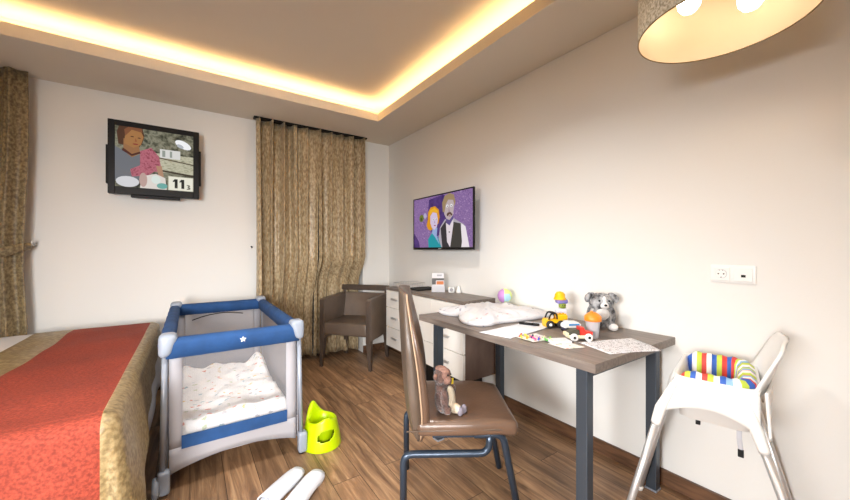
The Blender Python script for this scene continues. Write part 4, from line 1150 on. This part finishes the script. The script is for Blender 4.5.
for s in (-1, 1):
    y = s * .2
    bm = bmesh.new(); sweep(bm, fillet([(-.245, y, 0.003), (-.245, y, .318), (.125, y, .318), (.13, y, .41)], .045, 7), .0155, 14); rl_ = link('rear_leg', bm, M['tube'], t, smooth=True)
    bm = bmesh.new(); sweep(bm, fillet([(.06, y, .40), (.185, y, .40), (.265, y, .003)], .04, 7), .0155, 14); link('front_leg', bm, M['tube'], t, smooth=True)
bm = bmesh.new(); box(bm, (-.12, -.205, .388), (.17, .205, .408), .004); link('seat_plate', bm, M['tube'], t)

# plush monkey on the chair seat
fb = mat('dark_brown_fur', '#5a4038', .95, col2='#2e1f1b', vscale=40, bump=.7, bscale=160, sheen=.3)
fm = mat('pinkish_brown_fur', '#8f6c5f', .95, col2='#553a33', vscale=50, bump=.7, bscale=160)
fc = mat('cream_fur', '#cdbfa8', .95, var=.2, vscale=40, bump=.6, bscale=160)
t = thing('plush_monkey', 'brown and cream plush monkey sitting on the office chair seat', 'plush toy', (.925, 1.215, .476), math.radians(18))
plush('body', [((0, 0, .058), (.036, .034, .058)), ((-.008, .002, .105), (.030, .026, .03)), ((-.018, -.002, .152), (.032, .031, .034)),
               ((-.028, -.028, .07), (.014, .016, .045)), ((-.022, -.034, .03), (.014, .018, .018)),
               ((.040, .014, .095), (.026, .013, .014)), ((.055, -.006, .078), (.014, .014, .026), Euler((0, .3, 0)))], fb, t, .0045, .006, dscale=.012)
plush('face', [((-.014, -.020, .160), (.026, .018, .026)), ((-.014, -.030, .140), (.020, .016, .016)), ((-.016, 0, .180), (.022, .024, .012))], fm, t, .004, .003)
plush('belly', [((.008, -.022, .06), (.028, .024, .052)), ((.026, -.038, .022), (.020, .032, .020))], fc, t, .004, .003)
for x in (.052, .026):
    bm = bmesh.new(); ball(bm, (x, -.062, .016), (.014, .012, .018)); link('foot', bm, mat('grey_plush', '#7d7680', .9), t, smooth=True)
for s in (-1, 1):
    bm = bmesh.new(); ball(bm, (-.018 + s * .035, 0, .158), (.009, .006, .012)); link('ear', bm, fm, t, smooth=True)
    bm = bmesh.new(); ball(bm, (-.014 + s * .009, -.038, .163), .0035, 8); link('eye', bm, M['black'], t, smooth=True)
bm = bmesh.new(); box(bm, (.012, -.034, .118), (.022, -.030, .140), .001); link('tag', bm, mat('yellow_tag', '#d8c020', .6), t)

t.scale = (1.13, 1.13, 1.13)
# ------------------------------------------------------------------ high chair
t = thing('high_chair', 'white plastic high chair with silver legs and a striped inner cushion against the right wall', 'high chair', (1.685, .475, 0), math.radians(14))
def rrect(hw, ya, yb, r, z, n=6):
    out = []
    for cx, cy, a0 in ((hw - r, yb - r, 0), (-hw + r, yb - r, PI / 2), (-hw + r, ya + r, PI), (hw - r, ya + r, 1.5 * PI)):
        for k in range(n + 1):
            a = a0 + PI / 2 * k / n; out.append(Vector((cx + r * math.cos(a), cy + r * math.sin(a), z)))
    return out
ZR = .735
tilt = lambda ring, k: [Vector((p.x, p.y, p.z + k * p.y)) for p in ring]
bm = bmesh.new()
rings = [rrect(.135, -.095, .09, .03, .572), rrect(.145, -.105, .10, .035, .577), rrect(.178, -.116, .104, .035, ZR - .012), rrect(.190, -.124, .110, .04, ZR - .010), rrect(.192, -.126, .112, .04, ZR - .002), rrect(.188, -.123, .109, .04, ZR + .003),
         rrect(.176, -.114, .100, .035, ZR), rrect(.170, -.110, .096, .035, ZR - .03), rrect(.140, -.098, .09, .03, .59), rrect(.05, -.04, .04, .02, .585)]
ring_loft(bm, rings); link('seat_shell', bm, M['white'], t, smooth=True)
# outer skirt: four sides with arched lower edges
bm = bmesh.new()
def skirt(p0, p1, q0, q1, arch):
    p0, p1, q0, q1 = map(Vector, (p0, p1, q0, q1))
    def fn(u, v):
        top = p0.lerp(p1, u); bot = q0.lerp(q1, u); w = 1 - arch * math.sin(PI * u) ** .7
        return top.lerp(bot, v * w)
    cen = Vector((0, .01, .6)); n = (p1 - p0).cross(q0 - p0).normalized()
    if n.dot(cen - p0) < 0: n = -n
    slab(bm, 24, 8, fn, n * .004)
tf, tb2, bf, bb = .106, -.120, .158, -.120
skirt((-.190, tf, ZR - .002), (-.190, tb2, ZR - .002), (-.212, bf, .59), (-.208, bb, .59), .36)
skirt((.190, tf, ZR - .002), (.190, tb2, ZR - .002), (.212, bf, .59), (.208, bb, .59), .36)
skirt((-.19, tf, ZR - .002), (.19, tf, ZR - .002), (-.212, bf, .59), (.212, bf, .59), .5)
skirt((-.19, tb2, ZR - .002), (.19, tb2, ZR - .002), (-.208, bb, .59), (.208, bb, .59), .5)
link('skirt', bm, M['white'], t, smooth=True)
# backrest
bm = bmesh.new()
def hb(u, v):
    s = 2 * u - 1; hw = .185 - .03 * v - .06 * sm((v - .78) / .22) ** 2; z = ZR - .03 + .185 * v
    return Vector((s * hw, -.122 - .055 * v - .012 * (1 - s * s) + .0 + .03 * s * s * (1 - v), z))
slab(bm, 24, 20, hb, (0, -.010, 0)); 
def hb2(u, v):      # the outer back narrows to the rear leg joints
    s = 2 * u - 1; hw = .19 - .0 * v; z = ZR + .0 - .15 * v * (.35 + .65 * s * s)
    return Vector((s * hw, -.130 - .010 * v - .02 * math.sin(PI * (1 - v) * .5) * (1 - s * s), z))
slab(bm, 24, 10, hb2, (0, -.008, 0))
link('backrest', bm, M['white'], t, smooth=True)
feet = ((-.265, .295), (.255, .295), (-.275, -.30), (.235, -.27))
tops = ((-.204, .148), (.204, .148), (-.200, -.112), (.200, -.112))
for (fx, fy), (tx_, ty_) in zip(feet, tops):
    a = Vector((fx, fy, .008)); b_ = Vector((tx_, ty_, .61)); k = (b_ - a)
    bm = bmesh.new(); sweep(bm, [a, a + k * .9], .0125, 14); lg = link('leg', bm, M['chrome'], t, smooth=True)
    bm = bmesh.new(); sweep(bm, [a + k * .90, a + k * .92, a + k * 1.0, a + k * 1.0 + Vector((-tx_ * .06, -ty_ * .28, .10))], [.0155, .0165, .018, .011], 14); link('leg_socket', bm, M['white'], lg, smooth=True)
    bm = bmesh.new(); sweep(bm, [Vector((fx, fy, 0)), a + k * .02], [.014, .0142], 14); link('rubber_foot', bm, M['white'], lg, smooth=True)
# belts
for (x, y, z, s) in ((-.12, -.07, .582, .8), (.10, .06, .582, .9)):
    bm = bmesh.new(); sweep(bm, [(x, y, z), (x - .003, y, z - .05 * s), (x + .002, y - .004, z - .10 * s)], .009 * s, 6, flat=.25); bl = link('strap', bm, mat('grey_webbing', '#c2c2c8', .7), t)
    bm = bmesh.new(); box(bm, (x - .013 * s, y - .008, z - .012), (x + .013 * s, y + .008, z + .0), .002); link('buckle', bm, M['blackm'], bl)
    bm = bmesh.new(); box(bm, (x - .010 * s, y - .012, z - .13 * s), (x + .010 * s, y + .004, z - .10 * s), .002); link('clip', bm, M['blackm'], bl)
# striped U cushion (sits in the seat: its own thing)
cols = ['#d8413a', '#c2d64a', '#2f5fb8', '#f2f2f0', '#e8482f', '#8fb8e0', '#b8d238', '#234fa8', '#f4f4f2', '#d23a34', '#b9d63c']
cm = [mat('stripe_' + c.strip('#'), c, .55, bump=.3, bscale=25) for c in cols]
path = fillet([(-.158, .095, .722), (-.158, -.095, .722), (.158, -.095, .722), (.158, .095, .722)], .055, 8)
# resample evenly
def resample(pts, n):
    d = [0]
    for a, b in zip(pts, pts[1:]): d.append(d[-1] + (b - a).length)
    out = []
    for k in range(n):
        s = d[-1] * k / (n - 1); i = 0
        while i < len(pts) - 2 and d[i + 1] < s: i += 1
        f = (s - d[i]) / max(1e-9, d[i + 1] - d[i]); out.append(pts[i].lerp(pts[i + 1], f))
    return out
path = resample(path, 121)
cc = Vector((0, .0, .65))
def cush_ring(p, i):
    inward = Vector((-p.x if abs(p.x) > .1 else 0, (.02 - p.y) if p.y < -.07 else 0, 0))
    t0 = path[min(120, i + 1)] - path[max(0, i - 1)]; t0.normalize(); side = Vector((-t0.y, t0.x, 0))
    if side.dot(Vector((0, .02, 0)) - Vector((p.x, p.y, 0))) < 0: side = -side
    br = 1 + .07 * math.sin(i * .9)
    e = min(i, 120 - i) / 5; cap = sm(min(1, e * .7 + .3))
    prof2 = [(-.022, .0), (-.02, .02), (-.005, .033), (.014, .030), (.026, .012), (.030, -.03), (.036, -.09), (.030, -.115), (.012, -.12), (.0, -.06), (-.008, -.02)]
    return [p + side * a * br * cap + Vector((0, 0, b * br * cap)) for a, b in prof2]
bm = bmesh.new()
seq = [0, 1, 2, 3, 0, 1, 3, 2, 5, 3, 1, 2, 0, 3, 5, 0, 1, 2, 3, 0, 5, 1, 2, 3, 0, 1, 2, 5, 3, 1, 0, 2]
ring_loft(bm, [cush_ring(p, i) for i, p in enumerate(path)], mi=lambda i, j: seq[(i // 3) % len(seq)])
cu = link('seat_cushion', bm, cm, smooth=True); cu.location = (1.685, .475, 0); cu.rotation_euler = (0, 0, math.radians(14))
tag(cu, 'striped red, blue, green and white soft cushion lining the high chair seat', 'cushion')
